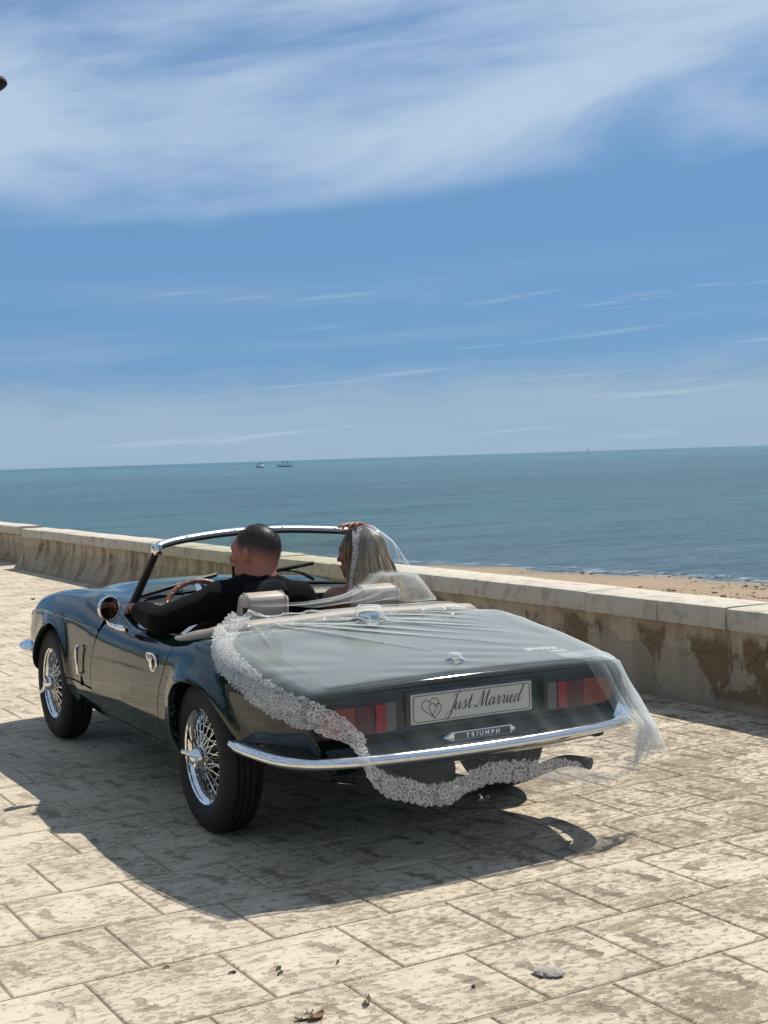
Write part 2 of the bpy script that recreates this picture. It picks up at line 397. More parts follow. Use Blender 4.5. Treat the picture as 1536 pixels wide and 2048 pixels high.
# ------------------------------------------------------------------ PAVEMENT of stamped tiles
LOX, LOY, LTH, LA, LB = -1.5286, -0.8185, 0.0398, 0.1945, 0.3932
LD = np.array([math.cos(LTH), math.sin(LTH)]); LE = np.array([math.sin(LTH), -math.cos(LTH)])
def m_tile():
    m, nt, b = material('stamped concrete tile')
    P = nt.pos(); uv = nt.uv(); rnd = nt.new('ShaderNodeObjectInfo').outputs['Random']
    x, y, z = nt.sep(P); u, v, _ = nt.sep(uv)
    def rng(val, a, b_, smooth=False): return nt.new('ShaderNodeMapRange', {'Value': val, 'From Min': a, 'From Max': b_}, interpolation_type='SMOOTHSTEP' if smooth else 'LINEAR').outputs[0]
    # dirt collects towards the right hand side of the promenade
    right = rng(nt.math('ADD', x, nt.math('MULTIPLY', y, -0.25)), -2.4, 1.8, True)
    warp = nt.new('ShaderNodeTexNoise', {'Vector': P, 'Scale': 18.0, 'Detail': 3}).outputs[1]
    sc = nt.n.new('ShaderNodeVectorMath'); sc.operation = 'SCALE'; nt.put(sc.inputs[0], nt.vmath('SUBTRACT', warp, (0.5, 0.5, 0.5))); sc.inputs[3].default_value = 0.03
    Pw = nt.vmath('ADD', P, sc.outputs[0])
    off = nt.comb(nt.math('MULTIPLY', rnd, 7.0), nt.math('MULTIPLY', rnd, 3.0), 0.0)
    Pt = nt.vmath('ADD', Pw, off)                                     # every tile has its own cut of the relief
    chips = nt.noise(nt.mapping(Pt, (29, 50, 20), (0, 0, -.15)), 1.0, 4, .52, .25)
    streak = nt.noise(nt.mapping(Pt, (7, 30, 9), (0, 0, -.18)), 1.0, 5, .6, .3)
    big = nt.noise(nt.mapping(P, (2.0, 2.6, 2)), 1.0, 5, .6, .3); blot = nt.noise(nt.mapping(Pt, (6, 9, 6), (0, 0, -.2)), 1.0, 4, .58, .5)
    fine = nt.noise(P, 170, 4, .7); mid = nt.noise(P, 21, 4, .6)
    def arc(uc, bend, v0, v1):
        vv = nt.math('SUBTRACT', v, .5); cu = nt.math('ADD', uc, nt.math('ADD', nt.math('MULTIPLY', nt.math('MULTIPLY', vv, vv), bend), nt.math('MULTIPLY', nt.math('SUBTRACT', mid, .5), .20)))
        dd = nt.math('ABSOLUTE', nt.math('SUBTRACT', u, cu)); w = nt.math('ADD', .012, nt.math('MULTIPLY', chips, .065))
        k = rng(nt.math('SUBTRACT', dd, w), .006, -.004); return nt.math('MULTIPLY', k, nt.math('MULTIPLY', rng(v, v0, v0+.05), rng(v, v1, v1-.05)))
    arcs = nt.math('MULTIPLY', nt.math('MAXIMUM', arc(.20, 1.1, .22, .66), arc(.74, -1.0, .36, .86)), rng(nt.math('ADD', blot, nt.math('MULTIPLY', rnd, .10)), .46, .52))
    thr = nt.math('SUBTRACT', nt.math('SUBTRACT', .612, nt.math('MULTIPLY', right, .062)), nt.math('MULTIPLY', nt.math('SUBTRACT', big, .5), .50))
    flake = rng(nt.math('SUBTRACT', chips, thr), 0.0, .018)
    rim = nt.math('MULTIPLY', rng(nt.math('SUBTRACT', chips, thr), -.060, -.012), nt.math('SUBTRACT', 1.0, flake))
    bl = nt.math('MULTIPLY', rng(nt.math('ADD', nt.math('MULTIPLY', blot, .7), nt.math('MULTIPLY', streak, .3)), .535, .60, True), nt.math('ADD', .14, nt.math('MULTIPLY', right, .75)))
    soft = nt.math('MULTIPLY', rng(nt.math('ADD', nt.math('MULTIPLY', streak, .5), nt.math('MULTIPLY', big, .5)), .42, .62, True), nt.math('ADD', .26, nt.math('MULTIPLY', right, .62)))
    base = nt.mix(big, (.575, .492, .375), (.49, .412, .305)); base = nt.mix(nt.math('MULTIPLY', rnd, .50), base, (.44, .365, .265))
    base = nt.mix(nt.math('MULTIPLY', fine, .30), base, (.66, .58, .45))
    base = nt.mix(soft, base, (.30, .235, .158)); base = nt.mix(bl, base, (.225, .170, .115))
    base = nt.mix(nt.math('MULTIPLY', rim, .45), base, (.63, .55, .41))
    base = nt.mix(nt.math('MULTIPLY', flake, nt.math('ADD', .50, nt.math('MULTIPLY', right, .25))), base, (.205, .155, .108))
    base = nt.mix(nt.math('MULTIPLY', arcs, nt.math('ADD', .42, nt.math('MULTIPLY', right, .40))), base, (.175, .130, .090))
    base = nt.mix(rng(nt.noise(P, 80, 3, .5), .715, .745), base, (.12, .095, .07))
    du = nt.math('MINIMUM', nt.math('MINIMUM', u, nt.math('SUBTRACT', 1.0, u)), nt.math('MINIMUM', v, nt.math('SUBTRACT', 1.0, v)))
    base = nt.mix(nt.math('MULTIPLY', rng(nt.math('SUBTRACT', du, nt.math('MULTIPLY', nt.math('SUBTRACT', mid, .45), .07)), .02, -.005), .45), base, (.25, .19, .13))
    nt.put(b.inputs['Base Color'], base); b.inputs['Roughness'].default_value = .85; b.inputs['Specular IOR Level'].default_value = .2
    hgt = nt.math('SUBTRACT', nt.math('ADD', nt.math('ADD', nt.math('MULTIPLY', streak, .7), nt.math('MULTIPLY', fine, .22)), nt.math('ADD', nt.math('MULTIPLY', blot, .8), nt.math('MULTIPLY', rim, .35))), nt.math('ADD', nt.math('MULTIPLY', flake, .45), nt.math('MULTIPLY', arcs, .4)))
    nt.put(b.inputs['Normal'], nt.bump(hgt, .75, .012)); return m
TILE = m_tile()
JOINT = simple('joint grout', (0.34, 0.27, 0.195), 0.95, spec=0.1, var=0.45, bump=0.3, scale=25)
XW = 2.62
pave = mesh('pavement', [(-9, -14, -.0055), (XW+.1, -14, -.0055), (XW+.1, 48, -.0055), (-9, 48, -.0055)], [(0, 1, 2, 3)], JOINT, None, False)
tag(pave, 'pale stamped tile promenade under the car', kind='structure')
def tile_shape(seed):
    r = np.random.default_rng(seed); a, bb = LA-0.0036, LB/2-0.0048
    ring = []
    for sx, sy in ((-1, -1), (1, -1), (1, 1), (-1, 1)):
        ring.append((sx, sy))
    V = []; UV = []
    for z, ins in ((-.012, 0), (-.0035, 0.0), (0, .005)):
        for sx, sy in ring:
            j = r.normal(0, .0012, 2)
            X = sx*(a-ins)+j[0]; Y = sy*(bb-ins)+j[1]
            V.append((X, Y, z+(r.normal(0, .0006) if z == 0 else 0))); UV.append((X/(2*LA)+.5, Y/LB+.5))
    F = [(8, 9, 10, 11)]
    for k in (0, 4):
        for i in range(4): F.append((k+i, k+(i+1) % 4, k+4+(i+1) % 4, k+4+i))
    return V, F, UV
TS = [tile_shape(s) for s in range(8)]
TM = []
for V, F, UV in TS:
    me = bpy.data.meshes.new('tile'); me.from_pydata(V, [], F); ul = me.uv_layers.new(name='UVMap')
    for l in me.loops: ul.data[l.index].uv = UV[l.vertex_index]
    me.materials.append(TILE); TM.append(me)
cand = []
for r in range(-125, 22):
    for h in range(-70, 60):
        if (h+r) % 2: continue            # tile centre index
        c = np.array([LOX, LOY])+h*LA*LD+(r+.5)*LB*LE
        if c[0] > XW-.02*c[1]+.1 or c[0] < -8.9 or c[1] > 47 or c[1] < -9: continue
        x_, y_, dd = px((c[0], c[1], 0))
        vis = dd > 0.5 and -170 < x_ < 1536+170 and 1000 < y_ < 2048+230
        cand.append((dd if vis else 1e9+abs(c[1]), c, vis))
cand.sort(key=lambda t: t[0])
inview = [c for c in cand if c[2]]
for i, (dd, c, _) in enumerate(inview[:300]):
    o = bpy.data.objects.new('tile', TM[(i*5+i//7) % 8]); COL.objects.link(o); o.parent = pave
    o.location = (c[0], c[1], 0.0); o.rotation_euler = (0, 0, LTH+random.choice((0, 0)))
V_, F_, U_ = [], [], []
ct, st = math.cos(LTH), math.sin(LTH)
for i, (dd, c, vis) in enumerate(inview[300:]+[q for q in cand if not q[2]]):
    V, F, UV = TS[i % 8]; k = len(V_)
    V_ += [(c[0]+ct*x-st*y, c[1]+st*x+ct*y, z) for x, y, z in V]; F_ += [tuple(k+j for j in f) for f in F]; U_ += UV
o = mesh('paving', V_, F_, TILE, pave, False, uv=U_); o['kind'] = 'stuff'

# ------------------------------------------------------------------ SEA WALL
WX0, WS = 2.502, 0.0215            # front top edge: x = WX0 - WS*y
WTH = math.atan(WS); WZ = 0.551
def wpt(s, off=0.0, z=0.0):        # s metres along the wall (about +y), off = away from the promenade
    return (WX0-WS*s+off, s+WS*off, z)
def m_wall(cap=False):
    m, nt, b = material('cap stone' if cap else 'peeling render')
    P = nt.pos(); x, y, z = nt.sep(P)
    fine = nt.noise(P, 45, 6, 0.65); big = nt.noise(P, 2.2, 5, 0.6); mid = nt.noise(P, 9, 6, 0.62)
    if cap:
        col = nt.mix(big, (0.47, 0.415, 0.325), (0.56, 0.51, 0.42))
        col = nt.mix(nt.ramp(mid, [(0.50, 0.0), (0.68, 0.8)]), col, (0.32, 0.265, 0.19))
        col = nt.mix(nt.ramp(fine, [(0.62, 0.0), (0.72, 0.6)]), col, (0.22, 0.18, 0.14))
        nt.put(b.inputs['Normal'], nt.bump(nt.math('ADD', mid, fine), 0.35, 0.008))
    else:
        jag = nt.noise(nt.comb(x, y, nt.math('MULTIPLY', z, 0.35)), 6.5, 7, 0.62)
        low = nt.math('ADD', z, nt.math('MULTIPLY', nt.math('SUBTRACT', jag, 0.5), -0.26))
        far = nt.new('ShaderNodeMapRange', {'Value': y, 'From Min': 3.0, 'From Max': 8.0}).outputs[0]
        # upper plaster band, then grey scratch coat, then bare brown patches
        plaster = nt.mix(big, (0.39, 0.32, 0.225), (0.47, 0.395, 0.29))
        plaster = nt.mix(nt.ramp(mid, [(0.50, 0.0), (0.75, 0.75)]), plaster, (0.31, 0.225, 0.14))
        scratch = nt.mix(mid, (0.305, 0.26, 0.195), (0.385, 0.33, 0.25))
        scratch = nt.mix(nt.math('MULTIPLY', far, 0.6), scratch, nt.mix(big, (0.29, 0.225, 0.14), (0.42, 0.34, 0.24)))
        k1 = nt.new('ShaderNodeMapRange', {'Value': low, 'From Min': 0.300, 'From Max': 0.312}).outputs[0]
        col = nt.mix(k1, scratch, plaster)
        pv = nt.noise(nt.mapping(P, (1, 1.15, 0.8), (0, 0, 0), (0, 0.41, 0)), 2.5, 7, 0.62, 0.35)
        k2 = nt.math('MULTIPLY', nt.math('SUBTRACT', nt.math('SUBTRACT', pv, nt.math('MULTIPLY', far, 0.075)), 0.525), 26.0, clamp=True)
        zb = nt.math('MULTIPLY', nt.new('ShaderNodeMapRange', {'Value': low, 'From Min': 0.40, 'From Max': 0.36}).outputs[0], nt.new('ShaderNodeMapRange', {'Value': z, 'From Min': 0.02, 'From Max': 0.07}).outputs[0])
        k2 = nt.math('MULTIPLY', k2, zb)
        brown = nt.mix(mid, (0.145, 0.098, 0.058), (0.205, 0.145, 0.088))
        col = nt.mix(k2, col, brown)
        drip = nt.noise(nt.comb(nt.math('MULTIPLY', x, 3), nt.math('MULTIPLY', y, 3.2), nt.math('MULTIPLY', z, .5)), 1.6, 5, 0.6)
        col = nt.mix(nt.math('MULTIPLY', nt.ramp(drip, [(0.46, 0.0), (0.62, 1.0)]), nt.math('ADD', .45, nt.math('MULTIPLY', far, .3))), col, (0.17, 0.12, 0.072))
        col = nt.mix(nt.ramp(fine, [(0.6, 0.0), (0.78, 0.5)]), col, (0.16, 0.12, 0.09))
        foot_tone = nt.new('ShaderNodeMapRange', {'Value': nt.math('ADD', z, nt.math('MULTIPLY', mid, 0.06)), 'From Min': 0.09, 'From Max': 0.02}).outputs[0]  # colour turns darker towards the foot of the wall
        col = nt.mix(nt.math('MULTIPLY', foot_tone, 0.5), col, (0.235, 0.19, 0.14))
        hgt = nt.math('ADD', nt.math('ADD', nt.math('MULTIPLY', mid, 0.4), nt.math('MULTIPLY', fine, 0.25)), nt.math('ADD', nt.math('MULTIPLY', k1, 0.8), nt.math('MULTIPLY', k2, -0.8)))
        nt.put(b.inputs['Normal'], nt.bump(hgt, 0.6, 0.012))
    wv = nt.new('ShaderNodeTexNoise', {'Vector': P, 'Scale': 5.0, 'Detail': 4}).outputs[1]; sc = nt.n.new('ShaderNodeVectorMath'); sc.operation = 'SCALE'; nt.put(sc.inputs[0], wv); sc.inputs[3].default_value = .30
    cr = nt.voro(nt.vmath('ADD', P, sc.outputs[0]), 2.1, 'DISTANCE_TO_EDGE'); cm = nt.ramp(nt.noise(P, 1.3, 3), [(.48, 0.0), (.56, 1.0)])
    crack = nt.math('MULTIPLY', nt.new('ShaderNodeMapRange', {'Value': cr, 'From Min': .012, 'From Max': .004}).outputs[0], cm)
    col = nt.mix(nt.math('MULTIPLY', crack, .30 if cap else .65), col, (.09, .068, .048))
    pit = nt.ramp(nt.noise(P, 70, 3, .5), [(.66, 0.0), (.70, .55)]); col = nt.mix(pit, col, (.15, .115, .08))
    nt.put(b.inputs['Base Color'], col)
    b.inputs['Roughness'].default_value = 0.9; b.inputs['Specular IOR Level'].default_value = 0.2
    return m
WALLM, CAPM = m_wall(), m_wall(True)
def build_wall(s0, s1, label, capw=0.36, off0=0.0, z1=WZ, flare=None, joints=None, endcap=True):
    root = empty('sea_wall', None, wpt(s0, off0, 0), (0, 0, 0))
    inv = Matrix.Translation(Vector(root.location)).inverted()
    mb = MB(); n = int((s1-s0)/0.12)+2; rows = []
    prof = [(0.0, z1-.118), (0.016, z1-.13), (0.02, z1-.20), (0.022, .25), (0.022, .14), (0.022, .07), (0.022, -.05)]
    for s in np.linspace(s0, s1, n):
        fl = flare(s) if flare else 0.0; ring = []
        for o_, z in prof:
            w = math.sin(s*3.1)*.003+math.sin(s*7.7+1)*.002
            k = fl*max(0, 1-z/.33)**1.7
            ring.append(np.array(wpt(s, off0+o_+w-k, z)))
        ring += [np.array(wpt(s, off0+capw-.03, -.05)), np.array(wpt(s, off0+capw-.03, -1.3)), np.array(wpt(s, off0+capw-.03, z1-.118))]
        rows.append(ring)
    R = np.array(rows)-np.array(root.location)
    mb.grid(R, False, True); m_ = R.shape[1]
    mb.F.append(tuple(range(m_))[::-1]); mb.F.append(tuple(len(mb.V)-m_+i for i in range(m_)))
    mb.out('wall_body', WALLM, root, angle=50)
    js = joints or list(np.arange(s0, s1, 1.02))+[s1]
    for a, b_ in zip(js[:-1], js[1:]):
        g = 0.0035; mb = MB(); rows = []
        dz = RNG.normal(0, .0022); dо = RNG.normal(0, .002)
        for s in np.linspace(a+g, b_-g, 4):
            ring = [(0.004, z1-.117), (0.0, z1-.105), (0.0, z1-.018), (0.006, z1-.005), (0.02, z1), (capw-.02, z1), (capw-.005, z1-.006), (capw, z1-.02), (capw, z1-.117)]
            rows.append([np.array(wpt(s, off0+o_+dо+RNG.normal(0, .0012), z+dz+RNG.normal(0, .0012)))-np.array(root.location) for o_, z in ring])
        mb.grid(np.array(rows), False, True)
        mb.F.append(tuple(range(9))[::-1]); mb.F.append(tuple(len(mb.V)-9+i for i in range(9)))
        mb.out('cap_stone', CAPM, root, angle=30)
    tag(root, label, 'wall'); return root
def fl1(s):
    return 0.0 if s < 5.0 else 0.16*min(1, (s-5.0)/2.5)
build_wall(-2.2, 14.35, 'long low sea wall with peeling render and pale cap behind the car', flare=fl1,
           joints=[-2.2, -1.05, -.1, 0.62, 1.15, 1.78, 2.95, 4.0, 5.05, 6.1, 7.15, 8.2, 9.25, 10.3, 11.35, 12.4, 13.4, 14.35])
# curved cracks in the flared foot of the wall: dark joints standing as thin strips in recess
build_wall(15.0, 40.0, 'further stretch of sea wall beyond the gap at the left edge', off0=0.10)

# ------------------------------------------------------------------ BEACH, SEA
SEAZ = -1.2
def m_sand():
    m, nt, b = material('beach sand')
    P = nt.pos(); n = nt.noise(P, 1.1, 6, 0.6); f = nt.noise(P, 30, 4, 0.7); l = nt.noise(nt.mapping(P, (.5, 2.2, 1), (0, 0, .5)), 1.6, 6, 0.65, 0.5)
    z = nt.sep(P)[2]
    c = nt.mix(n, (0.275, 0.195, 0.122), (0.335, 0.25, 0.165)); c = nt.mix(nt.math('MULTIPLY', f, 0.3), c, (0.26, 0.185, 0.115))
    c = nt.mix(nt.ramp(l, [(0.58, 0.0), (0.66, 0.75)]), c, (0.17, 0.115, 0.068))
    wet = nt.new('ShaderNodeMapRange', {'Value': nt.math('ADD', z, nt.math('MULTIPLY', n, .12)), 'From Min': SEAZ+.20, 'From Max': SEAZ+.08}).outputs[0]
    c = nt.mix(nt.math('MULTIPLY', wet, 0.75), c, (0.15, 0.125, 0.085))
    nt.put(b.inputs['Base Color'], c); nt.put(b.inputs['Roughness'], nt.math('SUBTRACT', 0.95, nt.math('MULTIPLY', wet, 0.45)))
    b.inputs['Specular IOR Level'].default_value = 0.25
    nt.put(b.inputs['Normal'], nt.bump(nt.math('ADD', nt.math('MULTIPLY', l, 1.0), nt.math('MULTIPLY', f, .25)), 0.7, 0.06)); return m
SAND = m_sand()
def ground_at(x_, y_, z):           # world point seen at a photograph pixel on height z
    r = CF+CR*(x_-PPX)/FPX+CU*(PPY-y_)/FPX; return CAM+r*((z-CAM[2])/r[2])
shore = [ground_at(*q, SEAZ) for q in ((2600, 1236), (2000, 1196), (1536, 1165), (1400, 1158), (1300, 1152), (1160, 1144), (1000, 1136), (870, 1130), (780, 1125), (600, 1112), (400, 1096))]
sh = resample(crom([s[:2] for s in shore], 6), 90)
rows = []
for k, s in enumerate(sh):
    wx = WX0-WS*min(s[1], 40)+.3
    jit = .30*math.sin(k*.42)+.18*math.sin(k*.95+1); ring = []
    q0 = np.array([wx, max(-16, s[1]*.72-4.0)]); d_ = s-q0; L = np.linalg.norm(d_); u = d_/L
    for t in np.linspace(0, 1, 26):
        p = q0+u*(L+jit)*t; top = -0.34-.28*min(1, t*1.2)**1.0
        z = top+(SEAZ-.0-top)*max(0, (t-.25)/.75)**1.25+.035*math.sin(p[0]*1.7+p[1])*math.sin(p[1]*1.1)*(1-t)
        ring.append((p[0], p[1], z))
    p = q0+u*(L+6); ring.append((p[0], p[1], SEAZ-.8)); rows.append(ring)
rows = np.array(rows); mb = MB(); mb.grid(rows); o = mb.out('beach', SAND, None, angle=180); tag(o, 'narrow brown sand beach between wall and sea', kind='structure')
def m_weed():
    m, nt, b = material('dry seaweed'); n = nt.noise(nt.obj(), 14, 4)
    nt.put(b.inputs['Base Color'], nt.mix(n, (0.085, 0.058, 0.034), (0.16, 0.115, 0.065))); b.inputs['Roughness'].default_value = 0.9; return m
WEED = m_weed()
mb = MB(); rw = np.random.default_rng(3)
def beach_z(x_, y_):
    d2 = ((rows[:, :, 0]-x_)**2+(rows[:, :, 1]-y_)**2); i = np.unravel_index(np.argmin(d2), d2.shape); return rows[i][2]
def weed_patch(px_, py_, zz, n, sx, sy, hh):
    c = ground_at(px_, py_, zz)
    for _ in range(n):
        a = rw.normal(0, 1, 2)*np.array([sx, sy]); x_, y_ = c[0]+CR[0]*a[0]+CF[0]*a[1], c[1]+CR[1]*a[0]+CF[1]*a[1]
        z_ = beach_z(x_, y_); L = rw.uniform(.02, .07); th = rw.uniform(0, 6.28); dv = np.array([math.cos(th), math.sin(th), rw.uniform(-.05, .25)])*L
        p = np.array([x_, y_, z_+.01+rw.uniform(0, hh)]); nrm = np.cross(dv, rw.normal(0, 1, 3)); nrm = nrm/np.linalg.norm(nrm)*L*.22
        mb.add([p-dv, p-dv*.2+nrm, p+dv, p-dv*.1-nrm], [(0, 1, 2), (0, 2, 3)])
for q in ((1500, 1171, -1.0, 40, .35, .10, .06), (1525, 1168, -1.02, 30, .3, .1, .06), (1340, 1180, -.85, 60, .8, .10, .03), (1440, 1186, -.75, 60, .6, .10, .03), (1250, 1178, -.85, 30, .7, .10, .03),
          (1350, 1155, -1.12, 30, .7, .25, .06), (1170, 1146, -1.15, 60, .7, .25, .08), (1390, 1153, -1.15, 20, .5, .2, .06), (1480, 1162, -1.12, 16, .6, .12, .03)):
    weed_patch(*q)
o = mb.out('seaweed', WEED, None, False); tag(o, 'dark dry seaweed scattered along the waterline', kind='stuff')
def m_sea():
    m, nt, b = material('sea water')
    P = nt.pos(); x, y, z = nt.sep(P)
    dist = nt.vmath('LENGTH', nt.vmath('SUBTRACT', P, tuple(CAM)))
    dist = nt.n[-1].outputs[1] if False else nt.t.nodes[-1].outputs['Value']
    big = nt.noise(nt.mapping(P, (.006, .02, 1), (0, 0, -.5)), 1.0, 4, 0.6); mid = nt.noise(nt.mapping(P, (.03, .10, 1), (0, 0, -.5)), 1.0, 4, .6)
    deep = nt.mix(nt.ramp(big, [(0.38, 0.0), (0.62, 1.0)]), (0.085, 0.235, 0.280), (0.120, 0.315, 0.340))
    deep = nt.mix(nt.ramp(mid, [(0.45, 0), (.7, .55)]), deep, (0.085, 0.220, 0.310))
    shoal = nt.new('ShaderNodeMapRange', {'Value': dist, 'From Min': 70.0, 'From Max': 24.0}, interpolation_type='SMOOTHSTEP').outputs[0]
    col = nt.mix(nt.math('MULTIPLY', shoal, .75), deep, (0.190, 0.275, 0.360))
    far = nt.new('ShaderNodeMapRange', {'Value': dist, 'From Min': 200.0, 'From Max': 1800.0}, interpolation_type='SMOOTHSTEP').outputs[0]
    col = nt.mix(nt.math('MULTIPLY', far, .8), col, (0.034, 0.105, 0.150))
    chop = nt.noise(nt.mapping(P, (.08, .30, 1), (0, 0, -.48)), 1.0, 14, .80, .2); chop2 = nt.noise(nt.mapping(P, (.9, 2.6, 1), (0, 0, -.45)), 1.0, 6, .65, .2)  # varying wave reflections are put into the base colour as light and dark patches
    col = nt.mix(nt.ramp(chop, [(.36, .75), (.50, 0)]), col, (.025, .095, .125)); col = nt.mix(nt.ramp(chop, [(.52, 0), (.68, .7)]), col, (.10, .235, .26))
    col = nt.mix(nt.ramp(chop2, [(.36, .65), (.46, 0)]), col, (.030, .095, .125)); nt.put(b.inputs['Base Color'], col)
    b.inputs['IOR'].default_value = 1.333; b.inputs['Specular IOR Level'].default_value = 0.5
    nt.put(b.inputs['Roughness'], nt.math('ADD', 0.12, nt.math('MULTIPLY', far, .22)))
    w1 = nt.noise(nt.mapping(P, (.45, 1.5, 1), (0, 0, -.45)), 1.0, 8, .70, .3); w2 = nt.noise(nt.mapping(P, (.035, .12, 1), (0, 0, -.5)), 1.0, 10, .72, .2); w3 = nt.noise(nt.mapping(P, (2.2, 5.5, 1), (0, 0, -.35)), 1.0, 4, .6, .2)
    n1 = nt.bump(w2, 1.0, 4.5); n2 = nt.bump(w1, 1.0, 0.75, n1); n3 = nt.bump(w3, 0.9, 0.13, n2)
    nt.put(b.inputs['Normal'], n3); return m
SEA = m_sea()
V = []; F = []; Rr = [0, 8, 14, 20, 28, 40, 60, 100, 200, 500, 1500, 5000, 15000, 40000]; nA = 64
for i, r in enumerate(Rr):
    for k in range(nA):
        a = k/nA*2*math.pi; V.append((CAM[0]+8+r*math.cos(a), CAM[1]+20+r*math.sin(a), SEAZ))
F = gridf(len(Rr), nA, False, True)
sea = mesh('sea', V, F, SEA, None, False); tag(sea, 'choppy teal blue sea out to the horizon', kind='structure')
def m_foam():
    m, nt, b = material('foam'); b.inputs['Base Color'].default_value = (.62, .64, .64, 1); b.inputs['Roughness'].default_value = .8; n = nt.noise(nt.mapping(nt.pos(), (.8, 3.2, 1), (0, 0, -.45)), 2.2, 6, .7, .6); nt.put(b.inputs['Alpha'], nt.ramp(n, [(.53, 0.0), (.66, .85)])); return m
mb = MB(); P = []
ss = resample(sh, 300); tt = np.gradient(ss, axis=0); tt /= np.linalg.norm(tt, axis=1)[:, None]; nn = np.stack([-tt[:, 1], tt[:, 0]], 1)
if nn[100]@np.array([CF[0], CF[1]]) < 0: nn = -nn
for k in range(300):
    w_ = .10*math.sin(k*.31)+.06*math.sin(k*.83+1); P.append([(*(ss[k]+nn[k]*(w_+d_)), SEAZ+.016) for d_ in (-.10, .15, .42, .75)])
mb.grid(np.array(P)); o = mb.out('foam', m_foam(), None, False); tag(o, 'thin white foam lapping the sand', kind='stuff')
# sunlit breaker against the wall at the far left
HILL = simple('hazy headland', (0.16, 0.22, 0.27), 1.0, spec=0.0, var=.2, scale=.01)  # distance haze is put into this blue-grey base colour
mb = MB(); rw = np.random.default_rng(9); ring = []
for i, a in enumerate(np.linspace(-.52, -.232, 60)):
    th = YAW+a; h = (26+18*math.sin(i*.7)+10*rw.random())*min(1, (60-i)/22); D = 8200
    c = np.array([CAM[0]+D*math.sin(th), CAM[1]+D*math.cos(th)]); u = np.array([math.sin(th), math.cos(th)])
    ring.append([(*(c-u*60), SEAZ-1), (*c, SEAZ+h*.8), (*(c+u*250), SEAZ+h), (*(c+u*900), SEAZ-1)])
mb.grid(np.array(ring)); o = mb.out('headland', HILL, None, angle=180); tag(o, 'low hazy headland on the horizon', kind='structure')

# ------------------------------------------------------------------ BOATS
HULLW = simple('white hull', (0.80, 0.81, 0.82), 0.3, var=.06); HULLD = simple('dark hull', (0.05, 0.06, 0.075), 0.4, var=.2); BGLASS = simple('boat glass', (0.02, 0.03, 0.04), 0.15); SAILM = simple('sail cloth', (.62, .66, .70), .8, var=.08)
def hull(L, Bm, H, name, mat, parent, z0=0.0):
    st_ = np.linspace(0, 1, 14); R = []
    for s in st_:
        w = Bm/2*(1-max(0, (s-.45)/.55)**2.2)*(0.92+.08*min(1, s*4)); sheer = H*(1+.28*s**2)
        keel = -.15*H+.5*H*max(0, (s-.8)/.2)**2; R.append([(-L/2+s*L, -w, z0+sheer), (-L/2+s*L-.0, -w*.86, z0+.35*H), (-L/2+s*L, 0, z0+keel), (-L/2+s*L, w*.86, z0+.35*H), (-L/2+s*L, w, z0+sheer), (-L/2+s*L, w*.8, z0+sheer*.98), (-L/2+s*L, 0, z0+sheer*1.0), (-L/2+s*L, -w*.8, z0+sheer*.98)])
    mb = MB(); mb.grid(np.array(R), False, True); mb.F.append(tuple(range(8))[::-1]); mb.out(name, mat, parent, angle=40)
def motorboat(pxl, pyl, L, rot, label):
    p = ground_at(pxl, pyl, SEAZ); r = empty('motor_boat', None, (p[0], p[1], SEAZ), (0, 0, rot)); tag(r, label, 'boat', 'motor boats out at sea')
    hull(L, L*.36, L*.15, 'hull', HULLW, r)
    for sg in (-1, 1):
        mb = MB(); mb.grid(np.array([[(L*s, sg*(L*.184*(1-max(0, (s+.05)/.55)**2.2)), z) for s in np.linspace(-.48, .40, 8)] for z in (L*.055, L*.012)])); mb.out('stripe', HULLD, r, False)
    V, F = rbox((L*.03, 0, L*.205), (L*.20, L*.125, L*.055), L*.03); mesh('cabin', V, F, HULLW, r)
    V, F = rbox((L*.16, 0, L*.255), (L*.085, L*.118, L*.045), L*.025); mesh('windscreen', V, F, BGLASS, r)
    for sx in (-.22, .08):
        for sy in (-1, 1): mb = MB(); mb.tube([(L*sx, sy*L*.12, L*.16), (L*(sx+.02), sy*L*.115, L*.345)], L*.009, 6); mb.out('canopy_post', HULLD, r)
    V, F = rbox((L*-.06, 0, L*.352), (L*.19, L*.13, L*.012), L*.01); mesh('canopy', V, F, HULLD, r)
    V, F = rbox((L*-.52, 0, L*.12), (L*.03, L*.035, L*.085), L*.02); mesh('outboard_motor', V, F, BLACK, r)
    mb = MB(); mb.tube([(L*.05, 0, L*.3), (L*.05, 0, L*.47)], L*.006, 5); mb.out('mast', HULLD, r)
motorboat(571, 933.5, 6.2, -YAW+.15, 'larger white motor boat with canopy, right one of the near pair')
motorboat(522, 935.5, 5.2, -YAW+1.05, 'smaller white motor boat seen nearly end on beside the larger one')
def yacht(pxl, pyl, h, label):
    v_ = CF+CR*(pxl-PPX)/FPX; v_ = v_/np.linalg.norm(v_[:2])*3200; c = CAM+v_; r = empty('sailing_boat', None, (c[0], c[1], SEAZ), (0, 0, -YAW+.4)); tag(r, label, 'sailing boat', 'sailing boats on the horizon')
    hull(h*.8, h*.2, h*.09, 'hull', SAILM, r)
    mb = MB(); mb.tube([(0, 0, h*.05), (0, 0, h*1.05)], h*.012, 6); mb.out('mast', HULLD, r)
    mb = MB(); mb.add([(-.02*h, 0, h*.15), (-.02*h, 0, h), (-.34*h, h*.06, h*.16), (-.2*h, h*.05, h*.5)], [(0, 1, 3), (0, 3, 2)]); mb.out('sail', SAILM, r)
yacht(254, 934.5, 8, 'tiny sailing boat at the horizon on the left of the motor boats')
yacht(1180, 903, 9, 'tiny sailing boat at the horizon right of the couple')

